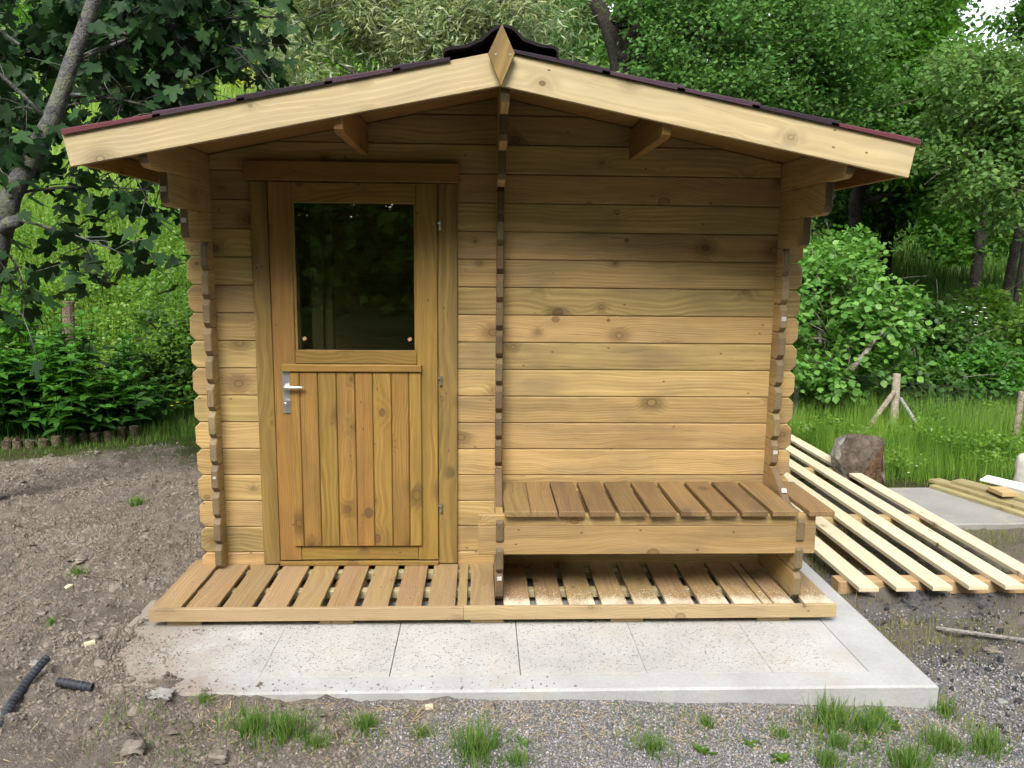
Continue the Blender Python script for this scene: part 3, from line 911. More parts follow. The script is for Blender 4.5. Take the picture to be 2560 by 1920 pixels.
# glazing beads
for bx in ((-.881, -.869, yf + .010, -.013, 1.19, 1.892, 'Z'), (-.303, -.291, yf + .010, -.013, 1.19, 1.892, 'Z')):
    board('glazing_bead', bx[:6], bx[6], M_DOOR, door, .001)
hp = obj('handle_plate', slabmesh('handle_plate', rect(.040, .214), .007, .0015, M_METAL), axes((1, 0, 0), (0, 1, 0), (0, 0, 1), (-.926, -.0345, .987)), door)
vv, ff = merge([tube_arrays([(-.928, -.037, 1.012), (-.928, -.066, 1.012)], [.0095, .009], 14),
                tube_arrays([(-.936, -.068, 1.012), (-.92, -.071, 1.012), (-.88, -.072, 1.0118), (-.845, -.071, 1.0125), (-.836, -.069, 1.013)], [.0075, .0092, .0078, .006, .004], 12)])
obj('lever_handle', mesh('lever_handle', vv, ff, M_METAL, True), None, door)
vv, ff = merge([tube_arrays([(-.926, -.037, .942), (-.926, -.043, .942)], [.0085, .0085], 14),
                box_arrays(-.928, -.924, -.062, -.042, .937, .947), tube_arrays([(-.926 + .010 * math.cos(t), -.064, .944 + .010 * math.sin(t)) for t in np.linspace(0, 6.28, 14)], [.0018] * 14, 5),
                tube_arrays([(-.93, -.066, .936), (-.935, -.060, .915), (-.931, -.056, .893)], [.004, .003, .002], 6), tube_arrays([(-.925, -.066, .936), (-.913, -.063, .949), (-.906, -.062, .951)], [.002, .002, .0015], 6)])
obj('key', mesh('key', vv, ff, M_STEEL), None, door)
for z in (1.792, 1.044, .393):
    vv, ff = merge([tube_arrays([(-.176, -.030, z - .022), (-.176, -.030, z - .001)], [.0065, .0065], 12), tube_arrays([(-.176, -.030, z + .001), (-.176, -.030, z + .022)], [.0065, .0065], 12),
                    tube_arrays([(-.190, -.031, z + .012), (-.176, -.031, z + .012)], [.0035, .0035], 8)])
    obj('hinge', mesh('hinge', vv, ff, M_STEEL), None, door)

# ---- bench
bench = empty('bench', (.8, -.25, .3), parent=cabin)
for z0, z1, x1 in ((.308, .4425, 1.566), (.4435, .4965, 1.562)):
    board('beam', (.014, x1, -.454, -.419, z0, z1), 'X', M_WALL, bench, .003)
    board('beam', (.129, 1.473, -.060, -.028, z0, z1), 'X', M_WALL, bench, .003)
for xs_ in (.1305, .2495, .374, .512, .649, .787, .927, 1.066, 1.205, 1.345, 1.513):
    o = board('slat', (xs_, xs_ + .1175, -.491 + random.uniform(-.003, .003), -.008, .4975, .524), 'DY', M_BENCH, bench, .003)

# ------------------------------------------------------------------ the deck in front
deck = empty('terrace_deck', (.1, -.26, 0), 'low stained slatted deck along the cabin front, dusted with sawdust under the bench', 'deck')
lb = [(-1.443, -1.313), (-1.292, -1.154), (-1.13, -.999), (-.975, -.845), (-.819, -.697), (-.666, -.543), (-.51, -.393), (-.36, -.243), (-.213, -.09), (-.080, -.037), (-.023, .0905),
      (.1305, .251), (.280, .400), (.428, .548), (.580, .697), (.729, .850), (.879, 1.005), (1.035, 1.166), (1.192, 1.317), (1.325, 1.368), (1.376, 1.472), (1.518, 1.655)]
for a, b_ in lb:
    board('deck_board', (a, b_, -.5055, .06 if a < -1.3 or a > 1.5 else -.003, .0675, .0875 + random.uniform(-.0006, .0006)), 'DY', M_DECK, deck, .002)
board('fascia_board', (-1.443, -.0515, -.528, -.507, .030, .0895), 'X', M_FASC, deck, .0015)
board('fascia_board', (-.0505, 1.656, -.528, -.507, .030, .0905), 'X', M_FASC, deck, .0015)
for y in (-.48, -.27, -.045):
    board('joist', (-1.43, 1.645, y - .022, y + .022, .0285, .0665), 'X', M_JOIST, deck, .002)
for x0 in (-1.375, -.7, -.02, .62, 1.3):
    board('support_block', (x0, x0 + .15, -.500, -.40, .0015, .028), 'DX', M_RAWB, deck, .002)
    board('support_block', (x0, x0 + .15, -.16, -.06, .0015, .028), 'DX', M_RAWB, deck, .002)

# ------------------------------------------------------------------ right side: lattice frame of raw battens
lat = empty('slatted_frame', (2.4, 1.4, -.1), 'long slatted frame of pale raw battens lying on the ground right of the cabin', 'wooden frame')
zl = -.098
for i, y in enumerate((.0, 1.03, 2.24, 3.3)):
    board('crossbeam', (1.915, 3.06, y, y + .085, zl, zl + .074), 'DX', M_RAWB, lat, .003)
for i in range(6):
    x0 = 1.957 + i * .1945
    board('batten', (x0, x0 + .103, -.125 + random.uniform(-.012, .012), 3.45, zl + .075, zl + .100), 'DY', M_RAW, lat, .002)
board('runner', (2.19, 2.235, .13, 1.04, zl, zl + .05), 'Y', M_DARKIN, lat, .003)

# second concrete pad
vv, ff = merge([])
poly = [(2.30, 1.02), (5.4, 1.10), (5.4, 1.93), (2.42, 1.88)]
me_ = slabmesh('concrete_pad', [(p[0] - 3.8, p[1] - 1.5) for p in poly], .20, .01, M_PAD)
pad = tag(obj('concrete_pad', me_, axes((1, 0, 0), (0, 0, -1), (0, 1, 0), (3.8, 1.5, -.170))), 'grey concrete pad behind the slatted frame', None, None, 'structure')

# stacked planks on the pad
stack_defs = [('weathered plank lying lowest in the pile on the grey pad', (3.52, 1.90), (3.90, .78), .12, -.069, .024),
              ('weathered plank lying crookedly second in the pile on the grey pad', (3.60, 1.92), (4.02, .80), .12, -.068, .024),
              ('weathered plank lying upper in the pile on the grey pad', (3.55, 1.97), (3.95, .82), .11, -.044, .024),
              ('yellowish plank lying topmost in the pile, carrying a short offcut', (3.66, 1.86), (4.10, .95), .13, -.019, .022)]
for lab, A, B, wd, z0, th in stack_defs:
    dv = Vector((B[0] - A[0], B[1] - A[1], 0)); Lp = dv.length; dv.normalize()
    me_ = slabmesh('loose_plank', rect(Lp, wd), th, .002, M_STACK)
    o = obj('loose_plank', me_, axes(dv, (0, 0, 1), dv.cross(Vector((0, 0, 1))), ((A[0] + B[0]) / 2 + .03, (A[1] + B[1]) / 2, z0 + th / 2)))
    tag(o, lab, 'plank', 'planks piled on the grey pad')
o = board('wood_offcut', (3.74, 3.86, 1.40, 1.56, .0045, .036), 'DX', M_RAWB, None)
tag(o, 'short wooden offcut resting on the plank pile', 'offcut')
me_ = slabmesh('white_board', rect(.75, .10), .014, .002, plain('white_paint', (.82, .82, .80), .5, .3, amt=.05))
tag(obj('white_board', me_, axes(Vector((.46, -.88, .0)).normalized(), Vector((-.20, -.10, .97)).normalized(), Vector((.46, -.88, 0)).normalized().cross(Vector((-.2, -.1, .97)).normalized()), (4.03, 1.46, .035))),
    'white painted board lying beside the plank pile', 'board')
M_RED = plain('red_plastic', (.62, .03, .07), .4, .5, amt=.1)
vv, ff = merge([tube_arrays([(4.03, 1.36, .055), (4.045, 1.33, .06), (4.06, 1.30, .06), (4.085, 1.25, .055)], [.010, .017, .015, .009], 10), box_arrays(4.05, 4.064, 1.20, 1.29, .052, .062)])
tag(obj('red_tool', mesh('red_tool', vv, ff, M_RED)), 'small red handled tool lying on the white board', 'tool')
# white block at the frame's right edge
vv = []; ff = []
def rough_block(cx, cy, cz, sx, sy, sz, seed, n=5, amp=.012):
    import bmesh
    bm = bmesh.new()
    bmesh.ops.create_cube(bm, size=1.0)
    bmesh.ops.subdivide_edges(bm, edges=bm.edges[:], cuts=n, use_grid_fill=True)
    rs = np.random.default_rng(seed)
    for v_ in bm.verts:
        p = v_.co
        rnd_ = (vnoise(np.array([p.x * 4 + seed]), np.array([p.y * 4 + p.z * 3.1]), seed)[0] - .5) * 2
        k = 1 - .06 * (abs(p.x) * 2) ** 4 * (abs(p.y) * 2) ** 4 - .05 * (abs(p.z) * 2) ** 4 * (abs(p.x) * 2) ** 4
        v_.co = Vector((p.x * sx, p.y * sy, p.z * sz)) * k + Vector((rs.normal(), rs.normal(), rs.normal())) * amp * .25 + p * rnd_ * amp
    me_ = bpy.data.meshes.new('block'); bm.to_mesh(me_); bm.free()
    me_.polygons.foreach_set('use_smooth', np.ones(len(me_.polygons), dtype=bool))
    return me_
me_ = rough_block(0, 0, 0, .22, .26, .26, 4, amp=.014); me_.materials.append(plain('cream_block', (.62, .59, .52), .9, .15, nscale=18, amt=.15, bump=.4))
tag(obj('white_block', me_, Matrix.Translation((4.28, 1.78, .07)) @ Matrix.Rotation(.25, 4, 'Z')), 'cream white block standing behind the plank pile', 'block')

# split log chunk
def stump_mesh():
    import bmesh
    bm = bmesh.new()
    g = [(2.985, .285), (3.13, .275), (3.275, .252), (3.262, .21), (3.20, .165), (3.13, .095), (3.06, .02), (2.97, -.045), (2.905, .0), (2.872, .09), (2.905, .20)]
    top = [(x, 2.02 + .62 * (z + .03), z) for x, z in g]
    low = [(3.255, 2.10, -.11), (3.20, 2.05, -.115), (3.10, 2.0, -.115), (3.0, 1.99, -.10), (2.92, 2.05, -.09), (2.90, 2.2, -.12), (2.95, 2.36, -.12), (3.1, 2.42, -.12), (3.26, 2.38, -.12), (3.31, 2.25, -.12),
           (3.30, 2.33, .20), (3.2, 2.36, .22), (2.96, 2.36, .21), (2.88, 2.28, .10)]
    for p in top + low: bm.verts.new(p)
    bmesh.ops.convex_hull(bm, input=bm.verts[:])
    bmesh.ops.subdivide_edges(bm, edges=bm.edges[:], cuts=2)
    bmesh.ops.triangulate(bm, faces=bm.faces[:])
    bm.normal_update()
    cut_n = Vector((0, -1, .62)).normalized()
    for fc in bm.faces:
        n_ = fc.normal
        fc.material_index = 2 if n_.dot(cut_n) > .985 else (1 if n_.y < -.35 and fc.calc_center_median().x < 3.24 else 0)
    rs_ = np.random.default_rng(4)
    for v_ in bm.verts:
        p = v_.co
        v_.co = p + Vector((math.sin(p.z * 40 + p.x * 25), math.sin(p.x * 60), math.sin(p.y * 30) * .4)) * .007 + Vector(rs_.normal(0, .0025, 3))
    me_ = bpy.data.meshes.new('log_chunk'); bm.to_mesh(me_); bm.free()
    for mm in (bark('stump_bark', (.13, .11, .095), (.32, .29, .26), (.40, .38, .35), 9.0), bark('stump_split', (.03, .018, .010), (.15, .088, .050), None, 7.0), bark('stump_cut', (.055, .042, .032), (.165, .132, .105), None, 8.0)): me_.materials.append(mm)
    return me_
o = obj('log_chunk', stump_mesh())
tag(o, 'weathered grey chunk of split tree trunk standing tilted beside the grey pad', 'log')

# fence: posts, braces, wire
def post_obj(name, pts, rad, mat, label, cat, group=None, seg=12):
    vv, ff = tube_arrays(pts, rad, seg, .07)
    o = obj(name, mesh(name, vv, ff, mat, False))
    return tag(o, label, cat, group)

post_obj('fence_post', [(4.325, 3.97, -.25), (4.31, 3.97, .1), (4.305, 3.97, .4), (4.302, 3.97, .525)], [.043, .041, .039, .037], B_POSTP, 'pale round fence post at the corner, held by two slanting braces', 'fence post')
post_obj('fence_brace', [(3.72, 3.55, -.12), (4.0, 3.73, .13), (4.26, 3.92, .34)], [.028, .026, .024], B_POST, 'grey brown pole leaning from the left against the corner fence post', 'pole')
post_obj('fence_brace', [(4.46, 3.45, -.18), (4.40, 3.68, .05), (4.335, 3.92, .28)], [.019, .018, .016], bark('grey_pole', (.24, .23, .22), (.40, .39, .38), None, 14), 'thin grey pole leaning from the right against the corner fence post', 'pole')
post_obj('fence_post', [(5.085, 3.22, -.25), (5.095, 3.22, .1), (5.11, 3.22, .47)], [.033, .031, .028], B_POST, 'thin brown fence post at the right edge of the view', 'fence post')
post_obj('fence_post', [(3.42, 4.35, -.25), (3.42, 4.35, .1), (3.43, 4.35, .42)], [.03, .028, .026], bark('grey_post', (.14, .13, .12), (.27, .25, .23), None, 14), 'thin grey fence post half hidden by tall grass near the cabin', 'fence post')
post_obj('fence_post', [(-4.62, 5.1, -.3), (-4.61, 5.1, .6), (-4.585, 5.1, 1.13)], [.075, .068, .06], bark('brown_post', (.12, .085, .06), (.23, .175, .13), None, 10), 'old brown wooden post standing among the herbs left of the cabin', 'post')

M_WIRE = plain('grey_wire', (.07, .075, .075), .7, .2, .2)
def wire_panel(A, B, h, label):
    A = Vector(A); B = Vector(B); Lp = (B - A).length; dv = (B - A) / Lp
    parts = []
    pitch = .07; t = -h
    while t < Lp:
        for s in (1, -1):
            a0, a1 = (t, t + h)
            p0 = (max(a0, 0), max(0, -a0) if s > 0 else h - max(0, -a0)); p1 = (min(a1, Lp), (min(a1, Lp) - a0) if s > 0 else h - (min(a1, Lp) - a0))
            P0 = A + dv * p0[0] + Vector((0, 0, p0[1])); P1 = A + dv * p1[0] + Vector((0, 0, p1[1]))
            if (P1 - P0).length > .02: parts.append(tube_arrays([P0, P1], [.0009, .0009], 3, cap=False))
        t += pitch
    for z in (.0, h): parts.append(tube_arrays([A + Vector((0, 0, z)), B + Vector((0, 0, z))], [.0010, .0010], 4, cap=False))
    vv, ff = merge(parts)
    return tag(obj('wire_fence', mesh('wire_fence', vv, ff, M_WIRE)), label, 'fence')
wire_panel((4.30, 4.03, -.10), (2.3, 4.75, -.1), .58, 'thin chain link fence running left from the corner post')
wire_panel((4.36, 4.0, -.10), (5.14, 3.27, -.1), .54, 'thin chain link fence running right from the corner post')

# ------------------------------------------------------------------ left side: stake edging, pipes, stones
edge = empty('stake_edging', (-3.95, 2.9, 0), 'row of short upright round stakes edging the flower bed on the left', 'edging')
for i in range(15):
    t = i / 14
    x = -4.75 + 1.25 * t; y = 2.79 + .30 * t ** 3 + random.uniform(-.008, .008)
    h = .050 + random.uniform(-.012, .012) + .025 * t
    g0 = gz1(x, y)
    vv, ff = tube_arrays([(x, y, g0 - .06), (x + random.uniform(-.006, .006), y, g0 + h - .004), (x + random.uniform(-.006, .006), y, g0 + h)], [.040, .040, .036], 12, .03)
    obj('stake', mesh('stake', vv, ff, B_STAKE), None, edge)
for x, y, h in ((-3.42, 3.12, .09), (-3.32, 3.16, .10), (-3.24, 3.24, .12), (-3.13, 3.26, .12)):
    g0 = gz1(x, y)
    vv, ff = tube_arrays([(x, y, g0 - .06), (x, y, g0 + h - .004), (x, y, g0 + h)], [.045, .045, .04], 12, .03)
    obj('stake', mesh('stake', vv, ff, B_STAKE), None, edge)

def pipe(pts, R0, label):
    pts = [Vector(p) for p in pts]
    # resample with corrugation
    dense = []; 
    segs = [(pts[i + 1] - pts[i]).length for i in range(len(pts) - 1)]; tot = sum(segs)
    n = int(tot / .0045)
    for k in range(n + 1):
        s = tot * k / n; i = 0
        while i < len(segs) - 1 and s > segs[i]: s -= segs[i]; i += 1
        dense.append(pts[i].lerp(pts[i + 1], min(1, s / segs[i])))
    rad = [R0 * (1.0 if k % 4 < 2 else .88) for k in range(len(dense))]
    v1, f1 = tube_arrays(dense, rad, 18, cap=False)
    v2, f2 = tube_arrays(dense, [q * .80 for q in rad], 18, cap=False)
    f2 = [tuple(reversed(q)) for q in f2]
    o = len(v1); vv = v1 + v2; ff = f1 + [tuple(i + o for i in q) for q in f2]
    for e in (0, len(dense) - 1):
        for k in range(18):
            j = (k + 1) % 18
            q = (e * 18 + k, e * 18 + j, o + e * 18 + j, o + e * 18 + k)
            ff.append(q if e else tuple(reversed(q)))
    return tag(obj('corrugated_pipe', mesh('corrugated_pipe', vv, ff, M_PIPE, False)), label, 'pipe')
pipe([(-1.648, -.965, .095), (-1.66, -1.06, .070), (-1.655, -1.18, .045), (-1.62, -1.36, .02)], .0165, 'long dark corrugated pipe rising slanting from the bare earth')
pipe([(-1.556, -1.062, .052), (-1.49, -1.075, .048), (-1.425, -1.078, .036)], .017, 'short dark corrugated pipe end lying in the bare earth')

def stone(x, y, s, label, mat=M_STONE, seed=1, flat=.6, sink=.25, rot=0.0, name='stone'):
    s = s * .72
    me_ = rough_block(0, 0, 0, s, s * .75, s * flat, seed, 4, s * .28)
    for v_ in me_.vertices:
        L_ = v_.co.length
        k = .35
        sc_ = s * .55 / max(L_, 1e-4)
        v_.co = v_.co * (1 - k) + Vector((v_.co.x * sc_, v_.co.y * sc_ * .85, v_.co.z * sc_ * flat)) * k
    me_.materials.append(mat)
    o = obj(name, me_, Matrix.Translation((x, y, gz1(x, y) + s * flat * (.5 - sink))) @ Matrix.Rotation(rot, 4, 'Z'))
    return tag(o, label, 'stone', 'stones lying on the bare earth')
stone(-1.62, -.68, .085, 'rounded brown stone lying on the earth left of the deck', seed=3, rot=.5)
stone(-2.12, .22, .11, 'flat grey stone lying on the earth far left of the cabin', seed=5, flat=.35)
stone(-1.17, -1.10, .12, 'pale lump of cement at the near left corner of the slab', M_STONEW, 7, .28, .3)
stone(-1.13, -1.42, .09, 'dark earthy stone at the bottom of the view, left', M_STONE, 9, .6, .3)
stone(-.845, -1.43, .075, 'grey stone at the bottom of the view beside the grass', M_STONE, 11, .6, .3)
stone(-1.585, -.137, .032, 'small pale stone near the left end of the deck', M_STONEW, 13)
stone(-1.75, -.87, .04, 'small white stone above the long dark pipe', M_STONEW, 15)
stone(.06, -1.125, .055, 'pale brown stone against the front of the slab', M_STONE, 17, .8)
stone(-1.95, -.45, .06, 'dull brown stone on the bare earth at the left edge', M_STONE, 19)
stone(2.35, -.62, .10, 'flat grey stone on the dark ashy ground right of the slab', M_STONE, 21, .2)
stone(2.12, -1.02, .06, 'pale stone on the dark gravel right of the slab corner', M_STONEW, 23, .4)
# little wood offcuts lying in the dirt
for x, y, s, a, lab in ((-1.60, -.735, .04, .6, 'small yellow wood chip left of the slab'), (-2.0, -.13, .045, 1.4, 'small yellow wood chip on the earth far left'), (-.165, -1.15, .028, .2, 'small cream wood cube in front of the slab')):
    me_ = slabmesh('wood_chip', rect(s, s * .6), .014, .001, M_RAW)
    tag(obj('wood_chip', me_, axes((math.cos(a), math.sin(a), .1), (0, 0, 1), (math.sin(a), -math.cos(a), 0), (x, y, gz1(x, y) + .008))), lab, 'wood chip', 'wood chips lying in the earth')
# long thin stick on the right
vv, ff = tube_arrays([(2.20, -.42, gz1(2.2, -.42) + .02), (2.5, -.60, gz1(2.5, -.6) + .02), (2.9, -.86, gz1(2.9, -.86) + .02)], [.009, .01, .008], 6, .1)
tag(obj('fallen_stick', mesh('fallen_stick', vv, ff, bark('stick_wood', (.30, .28, .25), (.45, .42, .38), None, 20))), 'long thin grey stick lying on the dark ground at the right', 'stick')
vv, ff = tube_arrays([(-1.98, -.02, gz1(-1.98, -.02) + .012), (-1.8, -.06, gz1(-1.8, -.06) + .014), (-1.62, -.16, gz1(-1.62, -.16) + .01)], [.004, .004, .003], 5, .1)
tag(obj('fallen_stick', mesh('fallen_stick', vv, ff, bark('twig_wood', (.16, .12, .09), (.26, .21, .16), None, 20))), 'thin brown twig lying on the bare earth left of the deck', 'stick')

# ---- loose stuff: clods, pebbles, straw
OCT = ([(1, 0, 0), (-.9, .1, 0), (0, 1, .1), (.1, -1, 0), (0, .1, .8), (.1, 0, -.8)], [(0, 2, 4), (2, 1, 4), (1, 3, 4), (3, 0, 4), (2, 0, 5), (1, 2, 5), (3, 1, 5), (0, 3, 5)])
def rand_rot(n):
    a = rng.normal(size=(n, 3)); b2 = rng.normal(size=(n, 3))
    return frames(a, b2)
def outside_slab(x, y, mgn=.01):
    return ~((x > -1.5) & (x < SLX1 + mgn) & (y > SLY0 - mgn) & (y < SLY1) & ((gz(x, y) < .001) | (y > -.55)))
CL = ([(1, 0, -.3), (.1, 1, -.3), (-.9, .2, -.35), (-.1, -.95, -.3), (.15, .1, .75), (-.35, -.3, .6)], [(0, 1, 4), (1, 2, 4), (2, 5, 4), (2, 3, 5), (3, 0, 4, 5)])
N = 150000
x = -3.7 + 3.6 * rng.random(N); y = -2.0 + 5.2 * rng.random(N) ** 1.25
g_, s_, a__ = masks(x, y)
keep = outside_slab(x, y, .03) & (rng.random(N) < (1 - g_) * (1 - s_)) & (fbm(x * 4, y * 4, 77, 3) + rng.random(N) * .4 > .58)
x, y = x[keep], y[keep]; n = len(x)
big = rng.random(n)
sz = .0030 + .0095 * rng.random(n) ** 2.6 + np.where(big < .015, .020 * rng.random(n) ** 1.5, 0)
th = rng.uniform(0, 6.28, n)
ax = np.stack([np.cos(th), np.sin(th), rng.normal(0, .3, n)], -1); nm = np.stack([rng.normal(0, .35, n), rng.normal(0, .35, n), np.ones(n)], -1)
o = obj('earth_clods', bulk('earth_clods', *CL, np.stack([x, y, gz(x, y) + sz * .15], -1), frames(ax, nm), sz[:, None] * rng.uniform(.65, 1.3, (n, 3)), M_CLOD, np.clip(fbm(x * 3, y * 3, 99) * .8 + rng.normal(.1, .2, n), 0, 1)))
tag(o, 'crumbly brown clods scattered over the bare earth', 'earth', None, 'stuff')
N = 60000
x = rng.uniform(-1.0, 3.0, N); y = rng.uniform(-1.75, -.2, N)
g_, s_, a__ = masks(x, y)
keep = outside_slab(x, y, .01) & (rng.random(N) < np.clip(g_ * 1.0 + a__ * .25 + .04, 0, 1))
x, y = x[keep], y[keep]
sz = .0028 + .0045 * rng.random(len(x)) ** 2
pos = np.stack([x, y, gz(x, y) + sz * .3], -1)
o = obj('gravel', bulk('gravel', *OCT, pos, rand_rot(len(x)), sz[:, None] * rng.uniform(.7, 1.3, (len(x), 3)), M_PEB, rng.random(len(x))))
tag(o, 'fine grey gravel in front of the slab', 'gravel', None, 'stuff')
N = 1400
x = rng.uniform(1.85, 3.0, N); y = rng.uniform(-1.4, .6, N); g_, s_, a__ = masks(x, y); keep = rng.random(N) < a__ * 1.4; x, y = x[keep], y[keep]
sz = .004 + .016 * rng.random(len(x)) ** 4
o = obj('charcoal_bits', bulk('charcoal_bits', *OCT, np.stack([x, y, gz(x, y) + sz * .2], -1), rand_rot(len(x)), sz[:, None] * rng.uniform(.4, 1.4, (len(x), 3)), plain('charcoal', (.035, .035, .038), .8, .3, amt=.5)))
tag(o, 'dark charcoal bits scattered on the ashy ground right of the slab', 'charcoal', None, 'stuff')
N = 1500
x = np.concatenate([rng.uniform(-2.6, 2.6, 1800), rng.uniform(-1.0, 1.9, 1100)]); y = np.concatenate([rng.uniform(-1.9, 1.5, 1800), rng.normal(-1.2, .10, 1100)])
keep = outside_slab(x, y, .02) & (vnoise(x * 3, y * 3, 5) > .42); x, y = x[keep], y[keep]
th = rng.uniform(0, 6.28, len(x))
ax = np.stack([np.cos(th), np.sin(th), rng.normal(0, .15, len(x))], -1); nm = np.tile([0, 0, 1.], (len(x), 1)) + rng.normal(0, .3, (len(x), 3))
Ls = rng.uniform(.02, .075, len(x))
o = obj('dry_straw', bulk('dry_straw', *BLADE, np.stack([x, y, gz(x, y) + .006], -1), frames(ax, nm), np.stack([np.full(len(x), .0022), Ls, Ls * .5], -1), M_STRAW, rng.random(len(x))))
tag(o, 'dry straw scattered over the ground', 'straw', None, 'stuff')
# sawdust flakes lying on the deck and slab
N = 2600
x = rng.uniform(.13, 1.65, N); y = -.50 + np.abs(rng.normal(0, .09, N))
on = np.zeros(N, bool)
for a, b_ in lb: on |= (x > a + .003) & (x < b_ - .003)
on &= (y < -.02) & ~((x > 1.468) & (x < 1.515)); x, y = x[on], y[on]
FL = ([(-.5, 0, 0), (.5, .1, 0), (.4, 1, .15), (-.4, .9, .1)], [(0, 1, 2, 3)])
o = obj('sawdust', bulk('sawdust', *FL, np.stack([x, y, np.full(len(x), .0890)], -1), frames(np.stack([rng.normal(size=len(x)), rng.normal(size=len(x)), np.zeros(len(x))], -1), np.tile([0, 0, 1.], (len(x), 1))),
        rng.uniform(.0015, .005, len(x)), leafmat('sawdust_flake', (.80, .72, .56), (.70, .60, .42), .1, .8, .1), rng.random(len(x))))
tag(o, 'pale sawdust flakes on the deck under the bench', 'sawdust', None, 'stuff')

# ------------------------------------------------------------------ grass tufts near the camera
def tuft_mesh(n, h, spread, seed, wide=.0045):
    rs = np.random.default_rng(seed)
    a = rs.uniform(0, 6.28, n); rr_ = spread * np.minimum(np.abs(rs.normal(0, .62, n)), 1.35) * (1 + .45 * np.sin(2 * a + seed) + .3 * np.sin(3 * a + 2 * seed))
    pos = np.stack([rr_ * np.cos(a), rr_ * np.sin(a), np.full(n, -.006)], -1)
    lean = rs.normal(0, .5, (n, 2)) + np.stack([np.cos(a), np.sin(a)], -1) * (.2 + .5 * np.minimum(rr_, spread)[:, None] / spread)
    ax = np.stack([lean[:, 0], lean[:, 1], np.ones(n)], -1)
    nm = np.stack([lean[:, 0], lean[:, 1], np.full(n, -.4)], -1) + rs.normal(0, .25, (n, 3))
    hh = h * rs.uniform(.45, 1.1, n)
    return bulk('grass_tuft', *BLADE, pos, frames(ax, -nm), np.stack([np.full(n, wide) * rs.uniform(.6, 1.2, n), hh, hh * rs.uniform(.6, 1.8, n)], -1), L_TUFT, np.clip(rs.normal(.5, .28, n), 0, 1))
TM = [tuft_mesh(260, .075, .062, 1), tuft_mesh(190, .062, .062, 2), tuft_mesh(380, .09, .085, 3), tuft_mesh(130, .048, .036, 4)]
tufts = [(-.78, -1.27, 2, 1.0, 'wide green grass tuft in front of the slab at the left'), (-.66, -1.30, 2, .95, 'second green grass tuft right beside the widest one at the left'),
         (-.54, -1.36, 1, 1.0, 'loose grass tuft between the left tufts and the small round one'), (-.386, -1.25, 0, .9, 'small round dark grass tuft left of the middle'),
         (-.185, -1.285, 1, .75, 'small thin grass tuft near the cream wood cube'), (.01, -1.40, 2, 1.05, 'tall dense grass tuft at the bottom middle'),
         (.15, -1.45, 1, .9, 'pale grass tuft right of the tall dense one'), (.62, -1.37, 1, 1.0, 'lone grass tuft on the gravel right of the middle'),
         (1.345, -1.20, 2, 1.15, 'tall grass tuft leaning on the slab front at the right'), (1.47, -1.22, 0, 1.0, 'leafy grass tuft beside the tall one at the slab front'),
         (1.545, -1.15, 1, .9, 'short grass tuft close to the slab front at the right'), (1.30, -1.33, 1, 1.0, 'grass tuft on gravel below the tall one at the right'),
         (1.84, -1.10, 1, 1.0, 'grass tuft at the right corner of the slab'), (1.69, -1.33, 2, .9, 'dense grass tuft in front of the slab corner'),
         (1.86, -1.33, 2, .85, 'dense grass tuft at the far bottom right'), (1.50, -1.44, 2, .95, 'wide grass tuft at the bottom right edge'),
         (1.22, -1.44, 0, .9, 'grass tuft at the bottom edge right of the middle'), (1.12, -1.28, 3, 1.0, 'sparse weed on gravel right of the middle'),
         (.86, -1.22, 3, .9, 'dry sparse weed close to the slab front'), (-1.0, -1.12, 3, .9, 'sparse yellow grass at the near left end of the slab'),
         (-2.03, .02, 3, 1.0, 'sparse grass on the bare earth far left'), (-2.25, 1.25, 3, 1.4, 'small grass patch on bare earth left of the cabin'), (-1.85, -.55, 3, .7, 'tiny grass patch on bare earth by the left edge')]
for i, (x, y, k, s, lab) in enumerate(tufts):
    o = obj('grass_tuft', TM[k], Matrix.Translation((x, y, gz1(x, y))) @ Matrix.Rotation(i * 1.7, 4, 'Z') @ Matrix.Scale(s, 4))
    tag(o, lab, 'grass', 'grass tufts around the slab')
# small broad-leaved weeds between the tufts
def weed_mesh(n, s, seed):
    rs = np.random.default_rng(seed)
    a = rs.uniform(0, 6.28, n); ax = np.stack([np.cos(a), np.sin(a), rs.uniform(.1, .7, n)], -1)
    nm = np.stack([-np.cos(a) * .3, -np.sin(a) * .3, np.ones(n)], -1)
    return bulk('weed', *LANCE, rs.normal(0, s * .35, (n, 3)) * [1, 1, .15] + [0, 0, .004], frames(ax, nm), s * rs.uniform(.5, 1.1, n), L_HERB, rs.random(n) * .7)
WMs = [weed_mesh(26, .035, 1), weed_mesh(18, .028, 2)]
for i, (x, y, lab) in enumerate(((.80, -1.38, 'leafy weed growing in gravel at the bottom, right of the middle'), (.98, -1.33, 'leafy weed in gravel left of the sparse weed'), (1.06, -1.42, 'leafy weed at the bottom edge in gravel'),
                                 (1.42, -1.32, 'leafy weed between grass tufts at the right'), (1.58, -1.20, 'leafy weed against the slab front at the right'), (.17, -1.36, 'leafy weed right of the tall dense tuft'))):
    tag(obj('weed', WMs[i % 2], Matrix.Translation((x, y, gz1(x, y))) @ Matrix.Rotation(i * 2.1, 4, 'Z')), lab, 'weed', 'weeds in the gravel')

